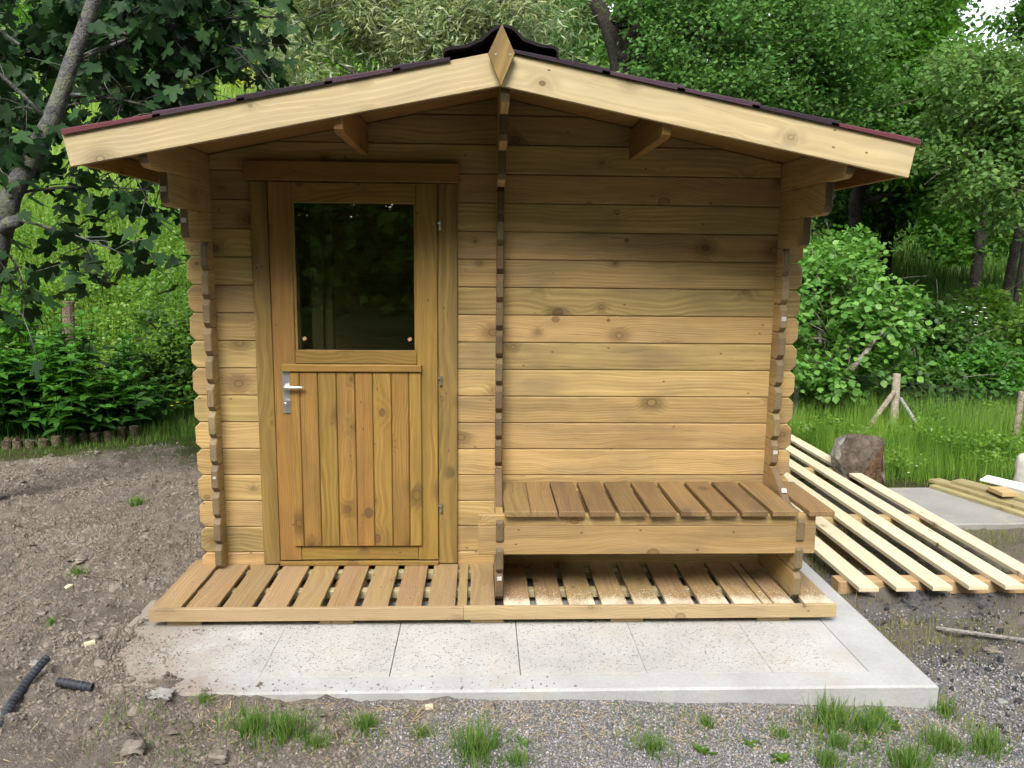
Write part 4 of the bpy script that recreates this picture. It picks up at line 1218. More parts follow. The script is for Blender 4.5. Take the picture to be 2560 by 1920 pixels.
# thin turf right and left as stuff
def turf(name, N, xr, yr, dens, h, wide, mat, label, seed):
    rs = np.random.default_rng(seed)
    x = rs.uniform(*xr, N); y = rs.uniform(*yr, N)
    k = rs.random(N) < dens(x, y)
    x, y = x[k], y[k]; n = len(x)
    a = rs.uniform(0, 6.28, n); l = np.abs(rs.normal(0, .35, n)) + .08
    ax = np.stack([np.cos(a) * l, np.sin(a) * l, np.ones(n)], -1)
    nm = np.stack([-np.cos(a), -np.sin(a), np.full(n, .3)], -1) + rs.normal(0, .3, (n, 3))
    hh = h(x, y) * rs.uniform(.4, 1.15, n)
    w_ = wide * rs.uniform(.6, 1.3, n) * (1 + .10 * np.hypot(x, y + 3.85))
    clump = vnoise(x * 3, y * 3, seed + 3)
    me_ = bulk(name, *BLADE, np.stack([x, y, gz(x, y) - .01], -1), frames(ax, nm), np.stack([w_, hh, hh * rs.uniform(.5, 1.8, n)], -1), mat, np.clip(clump * .7 + rs.random(n) * .4 - .05, 0, 1))
    return tag(obj(name, me_), label, 'grass', None, 'stuff')
turf('tall_grass', 42000, (1.6, 7.5), (1.95, 5.2), lambda x, y: np.where((y > 2.0 + .35 * vnoise(x * 2, y * 2, 4)), 1, .15) * ((x > 3.1) | (y > 3.5)) * np.clip(.5 + .6 * vnoise(x * 1.3, y * 1.3, 8), 0, 1),
     lambda x, y: .16 + .14 * sstep(2.4, 3.6, y) + .12 * vnoise(x * 1.7, y * 1.7, 2), .0032, L_GRASS, 'tall bright green grass behind the grey pad and around the fence', 1)
N = 9000
x = -1.56 + .95 * rng.random(N) ** 1.6; y = rng.uniform(-1.06, -.53, N)
keep = fbm(x * 6, y * 6, 131, 3) + rng.random(N) * .25 > .50 + .62 * (x + 1.5); x, y = x[keep], y[keep]; n = len(x)
x2 = -1.2 + 1.6 * rng.random(350) ** 1.8; y2 = -1.06 + np.abs(rng.normal(0, .05, 350)); x = np.concatenate([x, x2]); y = np.concatenate([y, y2]); n = len(x)
sz = .0015 + .0055 * rng.random(n) ** 3.5; th = rng.uniform(0, 6.28, n)
o = obj('earth_crumbs', bulk('earth_crumbs', *CL, np.stack([x, y, np.maximum(gz(x, y), .0) + sz * .25], -1), frames(np.stack([np.cos(th), np.sin(th), np.zeros(n)], -1), np.tile([0, 0, 1.], (n, 1))), sz[:, None] * rng.uniform(.7, 1.3, (n, 3)), M_CLOD, rng.random(n)))
tag(o, 'crumbs of earth spilt over the left end of the slab', 'earth', None, 'stuff')
turf('thin_turf', 26000, (1.85, 4.6), (-1.3, 1.0), lambda x, y: .15 + .85 * (vnoise(x * 2.2, y * 2.2, 14) > .55), lambda x, y: .035 + .04 * vnoise(x * 2, y * 2, 2), .0026, leafmat('dull_turf', (.12, .16, .04), (.36, .31, .16), .3, .7, .1),
     'thin dull turf on the ground around the slatted frame', 2)
turf('sparse_grass', 9000, (-1.3, 2.6), (-1.75, -1.09), lambda x, y: np.clip((fbm(x * 3.1, y * 3.1, 123) - .50) * 5, 0, .8) + .02, lambda x, y: .02 + .05 * vnoise(x * 5, y * 5, 12), .0020, L_TUFT,
     'sparse grass blades scattered over the gravel in front of the slab', 12)
turf('garden_grass', 22000, (-5.2, -1.2), (2.2, 4.9), lambda x, y: sstep(2.2, 3.3, y + (fbm(x * 2.3, y * 2.3, 3) - .5) * 1.4) * .9, lambda x, y: .05 + .08 * sstep(2.8, 3.6, y), .0035, leafmat('garden_blade', (.05, .13, .018), (.16, .27, .05), .35, .6, .2),
     'short grass between the bare earth and the shrubs on the left', 3)
turf('bank_grass', 16000, (-9, -.8), (4.6, 9.5), lambda x, y: np.clip((vnoise(x * .9, y * .9, 58) - .35) * 2.5, 0, 1), lambda x, y: .45 + .45 * vnoise(x * 1.4, y * 1.4, 59), .0045, L_GRASS,
     'long arching grass among the herbs on the bank left of the cabin', 14)
turf('hill_meadow', 60000, (-16, 3.5), (6.0, 27), lambda x, y: np.clip(1.15 - .02 * (y - 6), .3, 1) * (x / (y + 5) < .12), lambda x, y: .26 + .18 * vnoise(x * .6, y * .6, 6) + .006 * (y - 6), .010, leafmat('hill_blade', (.13, .27, .025), (.38, .50, .13), .45, .6, .2),
     'bright sunlit meadow grass climbing the hill on the left', 4)
turf('wood_floor_grass', 26000, (3, 18), (5.0, 22), lambda x, y: (x / (y + 5) > .18) * .9, lambda x, y: .22 + .2 * vnoise(x * .8, y * .8, 6), .012, leafmat('wood_floor_blade', (.028, .08, .012), (.09, .18, .03), .4, .6, .2),  # darker green blades than on the meadow
     'green undergrowth on the slope among the trees on the right', 5)

# herbs: leafy ground cover on the bank to the left
def leaf_stuff(name, template, N, sampler, size, mat, label, cat, seed, up=.8, kind='stuff', parent=None, val=None):
    rs = np.random.default_rng(seed)
    P, out = sampler(rs, N)
    n = len(P)
    ax = rs.normal(size=(n, 3)) * [1, 1, .55] + out * .6
    nm = rs.normal(0, .75, (n, 3)) + [0, -.25, up]
    me_ = bulk(name, *template, P, frames(ax, nm), size * rs.uniform(.55, 1.2, n), mat, rs.random(n) if val is None else val(P, rs))
    o = obj(name, me_, None, parent)
    if parent is None: tag(o, label, cat, None, kind)
    return o

def bank(rs, N):
    x = rs.uniform(-10.5, -.6, N); y = 4.4 + 7.0 * rs.random(N) ** 1.4
    h = .08 + .95 * vnoise(x * 1.25, y * 1.25, 51) ** 2 * sstep(13, 5, y) + .42 * vnoise(x * 3.4, y * 3.4, 52) ** 1.6
    z = gz(x, y) + h * (rs.random(N) ** .9)
    return np.stack([x, y, z], -1), np.tile([0, -.2, .3], (N, 1))
leaf_stuff('bank_herbs', RHOMB, 130000, bank, .062, L_HERB, 'bright leafy herbs covering the bank left of the cabin', 'herbs', 61, up=.45,
           val=lambda P, rs: np.clip(.12 + .75 * vnoise(P[:, 0] * 1.3, P[:, 1] * 1.3, 55) + rs.normal(0, .2, len(P)), 0, 1))

def strip_herbs(rs, N):
    x = rs.uniform(3.0, 7.2, N); y = rs.uniform(2.2, 4.6, N)
    k = vnoise(x * 2.1, y * 2.1, 151) + rs.random(N) * .25 > .72
    x, y = x[k], y[k]
    z = gz(x, y) + .30 * rs.random(len(x)) ** .6 * (.5 + .7 * vnoise(x * 3, y * 3, 152))
    return np.stack([x, y, z], -1), np.tile([0, -.2, .3], (len(x), 1))
leaf_stuff('grass_herbs', RHOMB, 26000, strip_herbs, .045, L_HERB, 'small leafy herbs mixed into the tall grass around the fence', 'herbs', 153)

# ------------------------------------------------------------------ shrubs and trees
def limb(p0, p1, r0, r1, n=6, bend=.12, seg=7):
    p0 = Vector(p0); p1 = Vector(p1); L_ = (p1 - p0).length
    off = Vector((random.uniform(-1, 1), random.uniform(-1, 1), random.uniform(-.3, 1))) * bend * L_
    pts = []; rad = []
    for i in range(n + 1):
        t = i / n
        pts.append(p0.lerp(p1, t) + off * (4 * t * (1 - t)) * .5 + Vector((random.uniform(-1, 1), random.uniform(-1, 1), random.uniform(-1, 1))) * .012 * L_ * (t > 0) * (t < 1))
        rad.append(r0 + (r1 - r0) * t)
    return pts, rad

def tree(name, label, cat, trunk_pts, trunk_rad, clumps, leaf, lmat, bmat, nleaf, lsize, seed, group=None, limbs=True, flat=.75, up=.5, droop=0.0, twigs=True, spread=1.0):
    """clumps: list of (x,y,z,r)"""
    random.seed(seed); rs = np.random.default_rng(seed)
    b0 = trunk_pts[0]; g0_ = gz1(b0[0], b0[1])
    if b0[2] > g0_ - .05:
        trunk_pts = [(b0[0], b0[1], g0_ - .1)] + [tuple(p) for p in trunk_pts]; trunk_rad = [trunk_rad[0] * 1.12] + list(trunk_rad)
    base = (b0[0], b0[1], g0_)
    t = empty(name, base, label, cat, group)
    parts = [tube_arrays(trunk_pts, trunk_rad, 12, .12)]
    C = np.array([c[:3] for c in clumps]); Rr = np.array([c[3] for c in clumps])
    tp = [Vector(p) for p in trunk_pts]
    if limbs:
        for c, r_ in zip(C, Rr):
            best = min(range(len(tp) // 3, len(tp)), key=lambda i: (tp[i] - Vector(c)).length + (.7 * max(0, tp[i].z - c[2])))
            rr0 = trunk_rad[best] * .5
            pts, rad = limb(tp[best], c, min(rr0, .03 + .02 * (tp[best] - Vector(c)).length), .008)
            parts.append(tube_arrays(pts, rad, 6, .1))
            if twigs:
                for k in range(3):
                    a = pts[random.randint(3, 5)]
                    e = Vector(c) + Vector((random.gauss(0, .7), random.gauss(0, .7), random.gauss(0, .6))) * r_
                    p2, r2 = limb(a, e, .008, .003, 4)
                    parts.append(tube_arrays(p2, r2, 4, 0))
    vv, ff = merge(parts)
    obj('trunk', mesh('trunk', vv, ff, bmat, True), None, t)
    # leaves: sub-clumps inside clumps
    w_ = Rr ** 2 / (Rr ** 2).sum()
    P = []; O = []
    for c, r_, ww in zip(C, Rr, w_):
        n = max(20, int(nleaf * ww)); ns = max(5, int(14 * spread))
        sub = rs.normal(size=(ns, 3)); sub = unit(sub) * (rs.random((ns, 1)) ** .4) * r_ * [1, 1, flat]
        k = rs.integers(0, ns, n)
        q = sub[k] + rs.normal(size=(n, 3)) * r_ * .23 * [1, 1, .7]
        if droop: q[:, 2] -= droop * np.hypot(q[:, 0], q[:, 1]) * rs.random(n)
        P.append(q + c); O.append(q / r_)
    P = np.concatenate(P); O = np.concatenate(O); n = len(P)
    ax = rs.normal(size=(n, 3)) * [1, 1, .6] + O * .8 + [0, 0, -.25 - droop]
    nm = rs.normal(0, .6, (n, 3)) + O * .45 + [0, 0, up]
    val = np.clip(.45 + .25 * O[:, 2] * 0 + rs.normal(0, .26, n), 0, 1)
    obj('crown', bulk('crown', *leaf, P, frames(ax, nm), lsize * rs.uniform(.6, 1.2, n), lmat, val), None, t)
    return t

def ell(cx, cy, cz, rx, ry, rz, n, r0, r1, seed, shell=.5):
    rs = np.random.default_rng(seed); out = []
    while len(out) < n:
        p = rs.normal(size=3); p /= np.linalg.norm(p); p *= rs.random() ** shell
        out.append((cx + p[0] * rx, cy + p[1] * ry, cz + p[2] * rz, rs.uniform(r0, r1)))
    return out

def pxdir(ux, vy, dist):
    """a point seen at display position (ux,vy) of a 2212 px wide view, dist metres away along y"""
    k = 2560 / 2212
    dvec = f + rr * ((ux * k - 1280) / 1956.86) + uu * (-(vy * k - 960) / 1956.86)
    t = dist / dvec.y
    p = cam.matrix_world.translation + dvec * t
    return p

# --- willow behind the ridge
tree('willow_tree', 'pale grey green willow with narrow leaves rising behind the roof ridge', 'tree', [(-.6, 4.9, .3), (-.5, 4.9, 1.5), (-.3, 4.9, 2.8), (0, 4.9, 4.0), (.2, 4.9, 5.0)], [.14, .12, .09, .06, .03],
     [c for c in ell(-.45, 4.9, 4.2, 2.1, .9, 1.5, 52, .38, .62, 5, .45) if c[0] < .75 or (c[2] < 3.75 and c[0] < 1.4)], WILLOW, L_WIL, B_GREY, 52000, .105, 5, droop=.25, up=.3)
# --- dark forked poplar
q = pxdir
tp = [q(1362, 420, 12.2), q(1352, 250, 12.2), q(1335, 120, 12.2), q(1315, 60, 12.2), q(1285, 0, 12.2), q(1250, -80, 12.2)]
cl = [(*q(uu_, vv_, 12 + dd), r_) for uu_, vv_, dd, r_ in ((1430, 20, .8, .7), (1460, 180, .5, .7), (1405, 55, -.5, .38), (1412, 140, -.5, .36), (1368, -10, -.4, .4), (1250, 20, .8, .5), (1520, 60, -.6, .8), (1540, 190, -.4, .75), (1600, 120, .2, .9), (1640, 240, -.5, .7), (1690, 60, .3, .9), (1720, 180, 0, .8), (1790, 110, -.3, .8),
      (1760, 260, .2, .6), (1840, 200, -.2, .6), (1600, -20, .5, .9), (1750, -20, .4, .9), (1480, -40, 0, .8), (1840, 30, .4, .8), (1560, 270, .4, .5), (1690, 290, .5, .5), (1440, 240, .9, .5), (1870, 290, .4, .45))]
tree('poplar_tree', 'dark forked poplar with grey green leaves standing behind the right half of the roof', 'tree', tp, [.18, .165, .145, .13, .11, .08], cl, RHOMB, L_POP, B_DARK, 42000, .085, 21, up=.5)
vvp, ffp = merge([tube_arrays([q(1335, 120, 12.1), q(1400, 130, 12.0), q(1490, 100, 11.9), q(1560, 75, 11.8)], [.085, .07, .055, .03], 8, .1), tube_arrays([q(1340, 140, 12.2), q(1375, 60, 12.2), q(1390, -20, 12.3)], [.11, .09, .07], 8, .1)])
obj('limb', mesh('limb', vvp, ffp, B_DARK, True), None, bpy.data.objects['poplar_tree'])
# --- bright oaks on the right
def spot_tree(name, label, clump_px, trunk_px, rads, leaf, lmat, bmat, nleaf, lsize, seed, group=None, **kw):
    cl = [(*q(a, b2, dd), r_) for a, b2, dd, r_ in clump_px]
    tp = [q(*p) for p in trunk_px]
    return tree(name, label, 'tree', tp, rads, cl, leaf, lmat, bmat, nleaf, lsize, seed, group, **kw)
rsx = np.random.default_rng(90)
def fill_px(u0, u1, v0, v1, d0, d1, r0, r1, n): return [(rsx.uniform(u0, u1), rsx.uniform(v0, v1), rsx.uniform(d0, d1), rsx.uniform(r0, r1)) for _ in range(n)]
spot_tree('oak_tree', 'bright green oak with leafy branches above the right end of the roof', fill_px(1860, 2020, -60, 170, 13.5, 16.5, .7, 1.1, 16) + fill_px(1860, 2080, 170, 310, 13.5, 16.5, .8, 1.1, 10) + fill_px(1900, 2060, 280, 400, 13.5, 16, .6, .9, 8), [(1872, 640, 15), (1850, 540, 15), (1848, 440, 15), (1885, 300, 15), (1910, 150, 15), (1940, 0, 15)], [.15, .13, .12, .10, .08, .06],
          RHOMB, L_OAK, B_DARK, 42000, .13, 31, 'trees on the slope at the right')
spot_tree('ash_tree', 'dark leafy tree with twin stems standing behind the right corner of the cabin', fill_px(1780, 2000, 330, 470, 16, 19, .7, 1.1, 14), [(1905, 660, 17), (1912, 560, 17), (1925, 430, 17), (1930, 300, 17)], [.17, .14, .12, .09], RHOMB, L_DARK, B_DARK, 20000, .14, 33, 'trees on the slope at the right')
spot_tree('grey_green_tree', 'grey green rounded tree at the right edge of the view', fill_px(2060, 2260, 150, 430, 9.3, 11, .40, .62, 26) + fill_px(2120, 2260, 130, 250, 9.5, 11, .4, .6, 6), [(2250, 640, 10.3), (2235, 500, 10.3), (2220, 400, 10.3), (2200, 280, 10.3), (2190, 180, 10.3)], [.06, .055, .05, .04, .02], RHOMB, L_GREY, B_GREY, 26000, .085, 35, 'trees on the slope at the right')
spot_tree('leaning_tree', 'slim dark tree with a trunk leaning right at the far right', fill_px(2040, 2200, 400, 520, 14, 17, .5, .85, 12) + fill_px(2050, 2120, 230, 380, 17, 19, .5, .8, 5), [(2095, 690, 13.5), (2108, 600, 13.5), (2120, 500, 13.5), (2138, 420, 13.5), (2160, 330, 13.5), (2180, 230, 13.5)], [.10, .095, .09, .08, .07, .05], RHOMB, L_OAK, B_DARK, 17000, .13, 37, 'trees on the slope at the right')
spot_tree('slender_tree', 'slender tree with two thin dark stems at the right edge', fill_px(2200, 2320, -60, 90, 13, 15, .45, .65, 6), [(2172, 650, 12), (2188, 560, 12), (2206, 480, 12), (2225, 330, 12), (2240, 120, 12)], [.075, .07, .065, .05, .03], RHOMB, L_OAK, B_DARK, 8000, .10, 39, 'trees on the slope at the right')
_p = q(2195, 640, 12.2)
vvp, ffp = tube_arrays([(_p.x, _p.y, gz1(_p.x, _p.y) - .1), _p, q(2208, 560, 12.2), q(2222, 480, 12.2), q(2250, 330, 12.2)], [.05, .045, .045, .04, .03], 7, .1)
obj('stem', mesh('stem', vvp, ffp, B_DARK, True), None, bpy.data.objects['slender_tree'])
# --- trees on the left hill
spot_tree('hill_tree', 'bright green tree on the hill left of the willow', fill_px(590, 800, -40, 130, 15, 18, .7, 1.1, 16) + fill_px(660, 780, 110, 190, 13, 15, .45, .7, 6), [(700, 330, 16.5), (705, 240, 16.5), (715, 130, 16.5), (725, 0, 16.5)], [.2, .17, .13, .08], RHOMB, L_HERB, B_DARK, 24000, .12, 41, 'trees on the hill at the left')
spot_tree('hill_tree', 'darker green tree on the hill right of the fig foliage', fill_px(545, 650, -30, 120, 20, 24, .9, 1.4, 12), [(585, 200, 22), (590, 120, 22), (600, 40, 22), (605, -40, 22)], [.22, .2, .15, .1], RHOMB, L_DARK, B_DARK, 14000, .16, 43, 'trees on the hill at the left')
spot_tree('hill_tree', 'distant green tree on the hill behind the fig foliage', fill_px(120, 430, -30, 190, 24, 30, 1.2, 1.9, 12), [(300, 260, 27), (300, 160, 27), (305, 60, 27), (310, -30, 27)], [.3, .27, .2, .12], RHOMB, L_OAK, B_DARK, 13000, .2, 45, 'trees on the hill at the left')
# flowering broom
bp_ = q(556, 185, 26)
gz0 = gz1(bp_.x, bp_.y)
brm = empty('broom_shrub', (bp_.x, bp_.y, gz0), 'yellow flowering broom on the hill above the left roof slope', 'shrub')
rs = np.random.default_rng(3)
n = 2600
P = rs.normal(size=(n, 3)) * [.42, .4, .34] + [bp_.x, bp_.y, bp_.z]
obj('flowers', bulk('flowers', *RHOMB, P[:1700], rand_rot(1700), rs.uniform(.06, .11, 1700), L_BROOM, rs.random(1700)), None, brm)
obj('foliage', bulk('foliage', *RHOMB, P[1700:] + [0, .1, -.25], rand_rot(900), rs.uniform(.08, .14, 900), L_HERB, rs.random(900) * .5), None, brm)
vv, ff = merge([tube_arrays([(bp_.x, bp_.y, gz0 - .1), tuple(P[k])], [.02, .006], 5) for k in range(14)])
obj('stems', mesh('stems', vv, ff, B_GREY), None, brm)

# --- hazel and understory bushes
def bush(name, label, clumps, leaf, lmat, nleaf, lsize, seed, group=None, stems=9, bmat=B_GREY, **kw):
    cx = sum(c[0] for c in clumps) / len(clumps); cy = sum(c[1] for c in clumps) / len(clumps)
    g0 = gz1(cx, cy)
    zt_ = max(c[2] for c in clumps)
    return tree(name, label, 'shrub', [(cx, cy, g0 - .05), (cx + .02, cy, g0 + .15), (cx - .02, cy, g0 + .35), (cx, cy, (g0 + zt_) / 2)], [.035, .03, .025, .015], clumps, leaf, lmat, bmat, nleaf, lsize, seed, group, **kw)
hz = [(*q(a, b2, dd), r_) for a, b2, dd, r_ in fill_px(1690, 1960, 640, 830, 8.0, 8.9, .16, .30, 34) + fill_px(1690, 1860, 560, 700, 8.4, 9.2, .2, .32, 14) + fill_px(1700, 1950, 800, 910, 8.2, 8.9, .15, .25, 12)]
bush('hazel_shrub', 'bright green hazel shrub with rounded leaves right of the cabin, behind the wire fence', hz, HEX, L_HAZ, 8000, .085, 51, twigs=True, spread=1.8, up=1.3)
vvp, ffp = merge([tube_arrays([q(1838, 800, 8.0), q(1868, 765, 8.0), q(1893, 728, 8.0), q(1920, 705, 8.0), q(1928, 700, 8.0)], [.035, .03, .027, .02, .010], 8, .15), tube_arrays([q(1893, 728, 8.0), q(1882, 718, 8.0)], [.015, .008], 6, .1),
                  tube_arrays([q(1915, 710, 8.0), q(1912, 735, 8.0)], [.012, .006], 6, .1), tube_arrays([q(1924, 703, 8.0), q(1960, 690, 8.0), q(1975, 683, 8.0)], [.006, .004, .003], 5, .1)])
tag(obj('dead_branch', mesh('dead_branch', vvp, ffp, bark('dead_wood', (.20, .17, .14), (.40, .36, .31), None, 12), True)), 'broken grey dead branch sticking out of the hazel shrub', 'branch')
for i, (rg, lab, lm_, nl, sz_) in enumerate((((1930, 2060, 770, 930, 8.6, 9.4, .2, .32, 16), 'dense dark shrub right of the corner fence post', L_DARK, 5200, .075), ((2050, 2160, 790, 940, 8.4, 9.2, .2, .30, 14), 'dense green shrub between the two fence posts', L_MINT, 4800, .07),
                                     ((2130, 2270, 780, 930, 8.6, 9.4, .2, .32, 14), 'dense shrub at the right edge behind the thin post', L_MINT, 4600, .075), ((1980, 2130, 690, 800, 9.6, 10.6, .25, .4, 14), 'dark green shrub above the fence shrubs on the right slope', L_DARK, 5000, .08),
                                     ((1700, 1880, 820, 930, 8.7, 9.4, .2, .3, 12), 'dark shrub in the shade under the hazel', L_DARK, 4200, .075), ((2120, 2260, 640, 770, 10.5, 12, .3, .45, 12), 'green sapling bush on the slope at the far right', L_HERB, 4200, .085),
                                     ((1720, 1860, 530, 610, 10.5, 12, .3, .45, 10), 'yellow green shrub behind the hazel close to the cabin', L_HAZ, 4200, .09))):
    cl = [(*q(a, b2, dd), r_) for a, b2, dd, r_ in fill_px(*rg)]
    bush('shrub', lab, cl, HEX if i != 4 else RHOMB, lm_, nl, sz_, 60 + i, 'shrubs along the fence and slope', spread=1.3, up=.8)
# --- broad-leaved shrubs in the bed on the left
def herb_plants(rs, N):
    return None
def mint(cx, cy, h, n_st, seed):
    rs = np.random.default_rng(seed)
    P = []; A = []; Nn = []; Sz = []; Vv = []; parts = []
    for s in range(n_st):
        bx_, by_ = cx + rs.normal(0, .16), cy + rs.normal(0, .13)
        hh = h * rs.uniform(.6, 1.08); g0 = gz1(bx_, by_)
        tx, ty = rs.normal(0, .10, 2)
        parts.append(tube_arrays([(bx_, by_, g0), (bx_ + tx * .5, by_ + ty * .5, g0 + hh * .5), (bx_ + tx, by_ + ty, g0 + hh)], [.006, .005, .003], 5))
        nl = max(3, int(hh / .085))
        for l in range(2, nl + 1):
            t = l / nl
            for k in range(3 if l < nl else 6):
                a = l * 1.57 + k * (1.57 if l < nl else 1.05) + rs.normal(0, .4)
                P.append((bx_ + tx * t, by_ + ty * t, g0 + hh * t)); el = rs.uniform(-.15, .5) + (.4 if l == nl else 0)
                A.append((math.cos(a), math.sin(a), el)); Nn.append((-math.cos(a) * el, -math.sin(a) * el, 1.0))
                Sz.append((.17 if l < nl - 1 else .13) * rs.uniform(.75, 1.15) * (1 - .25 * (t > .9))); Vv.append(np.clip((t - .45) * 1.2 + rs.normal(.1, .15), 0, 1))
    return parts, (np.array(P), np.array(A), np.array(Nn) + rs.normal(0, .15, (len(Nn), 3)), np.array(Sz), np.array(Vv))
mints = [(-4.15, 3.35, .95, 'left most leafy plant in the stake edged bed'), (-3.75, 3.30, .80, 'leafy plant with pale tips in the stake edged bed'), (-3.95, 3.75, 1.10, 'tall leafy plant at the back of the stake edged bed'), (-3.40, 3.50, .60, 'leafy plant near the right end of the stake edging'),
         (-3.62, 3.95, .80, 'tall leafy plant behind the right end of the bed'), (-4.5, 3.75, 1.15, 'tall leafy plant at the left edge of the view'), (-3.20, 3.85, .42, 'low leafy plant right of the bed'), (-4.35, 3.15, .75, 'front leafy plant at the far left of the bed'), (-3.55, 3.18, .48, 'small leafy plant just behind the tall stakes')]
for i, (x, y, h, lab) in enumerate(mints):
    parts, (P, A, Nn, Sz, Vv) = mint(x, y, h, 20, 70 + i)
    t = empty('leafy_plant', (x, y, gz1(x, y)), lab, 'plant', 'leafy plants in the stake edged bed')
    vv, ff = merge(parts); obj('stems', mesh('stems', vv, ff, L_MINT), None, t)
    obj('foliage', bulk('foliage', *BROAD, P, frames(A, Nn), Sz, L_MINT, Vv), None, t)
# dark bush between the bed and the cabin
for i, (cx, cy, rz, n, lab) in enumerate(((-2.75, 4.75, .62, 6500, 'dense dark leafy bush left of the cabin, behind the grass'), (-1.9, 4.7, .6, 5200, 'dense dark bush partly hidden by the left corner of the cabin'), (-3.35, 4.95, .55, 4500, 'dark green bush between the bed and the old brown post'))):
    bush('bush', lab, ell(cx, cy, gz1(cx, cy) + rz * .75, .62, .4, rz, 26, .14, .25, 80 + i, .5), RHOMB, L_DARK if i != 1 else L_MINT, n, .085, 80 + i, 'bushes left of the cabin', spread=1.3, up=.7)
# small flowers
def flowers(name, label, centers, s, mat, seed, n=5):
    rs = np.random.default_rng(seed); P = []
    for c in centers:
        for k in range(n):
            P.append(c)
    P = np.array(P); m_ = len(P)
    a = np.tile(np.arange(n) * 2 * math.pi / n, len(centers))
    ax = np.stack([np.cos(a), np.sin(a) * .8 - .1, np.full(m_, .35)], -1)
    nm = np.stack([-np.cos(a) * .35, -.5 + 0 * a, np.ones(m_)], -1)
    tag(obj(name, bulk(name, *HEX, P, frames(ax, nm), s, mat, rs.random(m_))), label, 'flowers', None, 'stuff')
rs = np.random.default_rng(8)
flowers('yellow_flowers', 'small yellow buttercups in front of the dark bush left of the cabin', [(x, y, gz1(x, y) + z) for x, y, z in zip(rs.normal(-2.72, .16, 12), rs.normal(3.75, .15, 12), rs.uniform(.16, .34, 12))], .017, L_FLOW, 1)
flowers('white_flowers', 'small white flowers in the green slope among the trees', [tuple(q(a, b2, 9.5 + rs.random())) for a, b2 in zip(rs.uniform(2050, 2130, 16), rs.uniform(660, 720, 16))], .028, L_FLOWW, 2)
flowers('white_flowers', 'few white daisies in the tall grass behind the grey pad', [(x, y, gz1(x, y) + z) for x, y, z in ((3.35, 2.35, .13), (3.62, 2.3, .1), (3.5, 2.2, .07), (3.4, 2.9, .2))], .014, L_FLOWW, 3)

# --- the woods beyond
def woods(rs, N):
    k = rs.random(N) < .7
    x = np.where(k, rs.uniform(2.5, 30, N), rs.uniform(-24, 4, N)); y = np.where(k, rs.uniform(18, 30, N), rs.uniform(27, 36, N))
    ang = x / (y + 5)
    hmax = np.where(k, 6.5 + 3.0 * fbm(x * .25, y * .25, 71), 3.5 + 5 * fbm(x * .3, y * .3, 72))
    z = gz(x, y) + hmax * rs.random(N)
    dens = fbm(x * .55 + z * .2, z * .7 + y * .3, 73) > .42
    gap = (ang > .56) & (z > 5.6)
    keep = dens & ~gap
    return np.stack([x, y, z], -1)[keep], np.tile([0, -.3, 0], (keep.sum(), 1))
leaf_stuff('woodland', RHOMB, 95000, woods, .34, L_DARK, 'dark far woodland closing the view behind the trees', 'woodland', 74, up=.5, val=lambda P, rs: np.clip(.35 + .6 * (fbm(P[:, 0] * .4, P[:, 2] * .5, 75) - .3) + rs.normal(0, .2, len(P)), 0, 1))
def woods_back(rs, N):
    x = rs.uniform(-26, 26, N); y = rs.uniform(-22, -13, N)
    hmax = 6.5 + 6.5 * fbm(x * .22, y * .2, 81)
    z = gz(x, y) + hmax * rs.random(N) ** 1.7
    keep = (fbm(x * .5, z * .6, 83) > .36) | (z < 8.0)
    return np.stack([x, y, z], -1)[keep], np.tile([0, .3, 0], (keep.sum(), 1))
leaf_stuff('woodland', RHOMB, 120000, woods_back, .44, L_OAK, 'dark woodland mirrored in the glass of the door', 'woodland', 84, up=.5)

# ------------------------------------------------------------------ the fig tree on the left
fig = empty('fig_tree', (-3.45, 1.25, gz1(-3.45, 1.25)), 'grey barked fig tree with dark lobed leaves overhanging the left side', 'tree')
random.seed(5)
tr_pts = [(-3.35, 1.2, -.1), (-3.22, 1.2, .6), (-3.10, 1.2, 1.3), (-2.97, 1.2, 1.72), (-2.87, 1.2, 2.0), (-2.73, 1.2, 2.22), (-2.60, 1.2, 2.43), (-2.52, 1.2, 2.6), (-2.45, 1.2, 2.78), (-2.37, 1.2, 2.95), (-2.29, 1.2, 3.14), (-2.15, 1.22, 3.5), (-2.0, 1.3, 3.9)]
tr_rad = [.10, .085, .074, .066, .062, .058, .052, .047, .043, .040, .037, .032, .026]
vparts = [tube_arrays(tr_pts, tr_rad, 16, .10)]
def br(pts, r0, r1, seg=7): vparts.append(tube_arrays(pts, list(np.linspace(r0, r1, len(pts))), seg, .08))
br([(-2.95, 1.2, 1.78), (-2.85, 1.12, 1.82), (-2.77, 1.08, 1.84)], .05, .035, 10)
LEAFS = []
rs = np.random.default_rng(17)
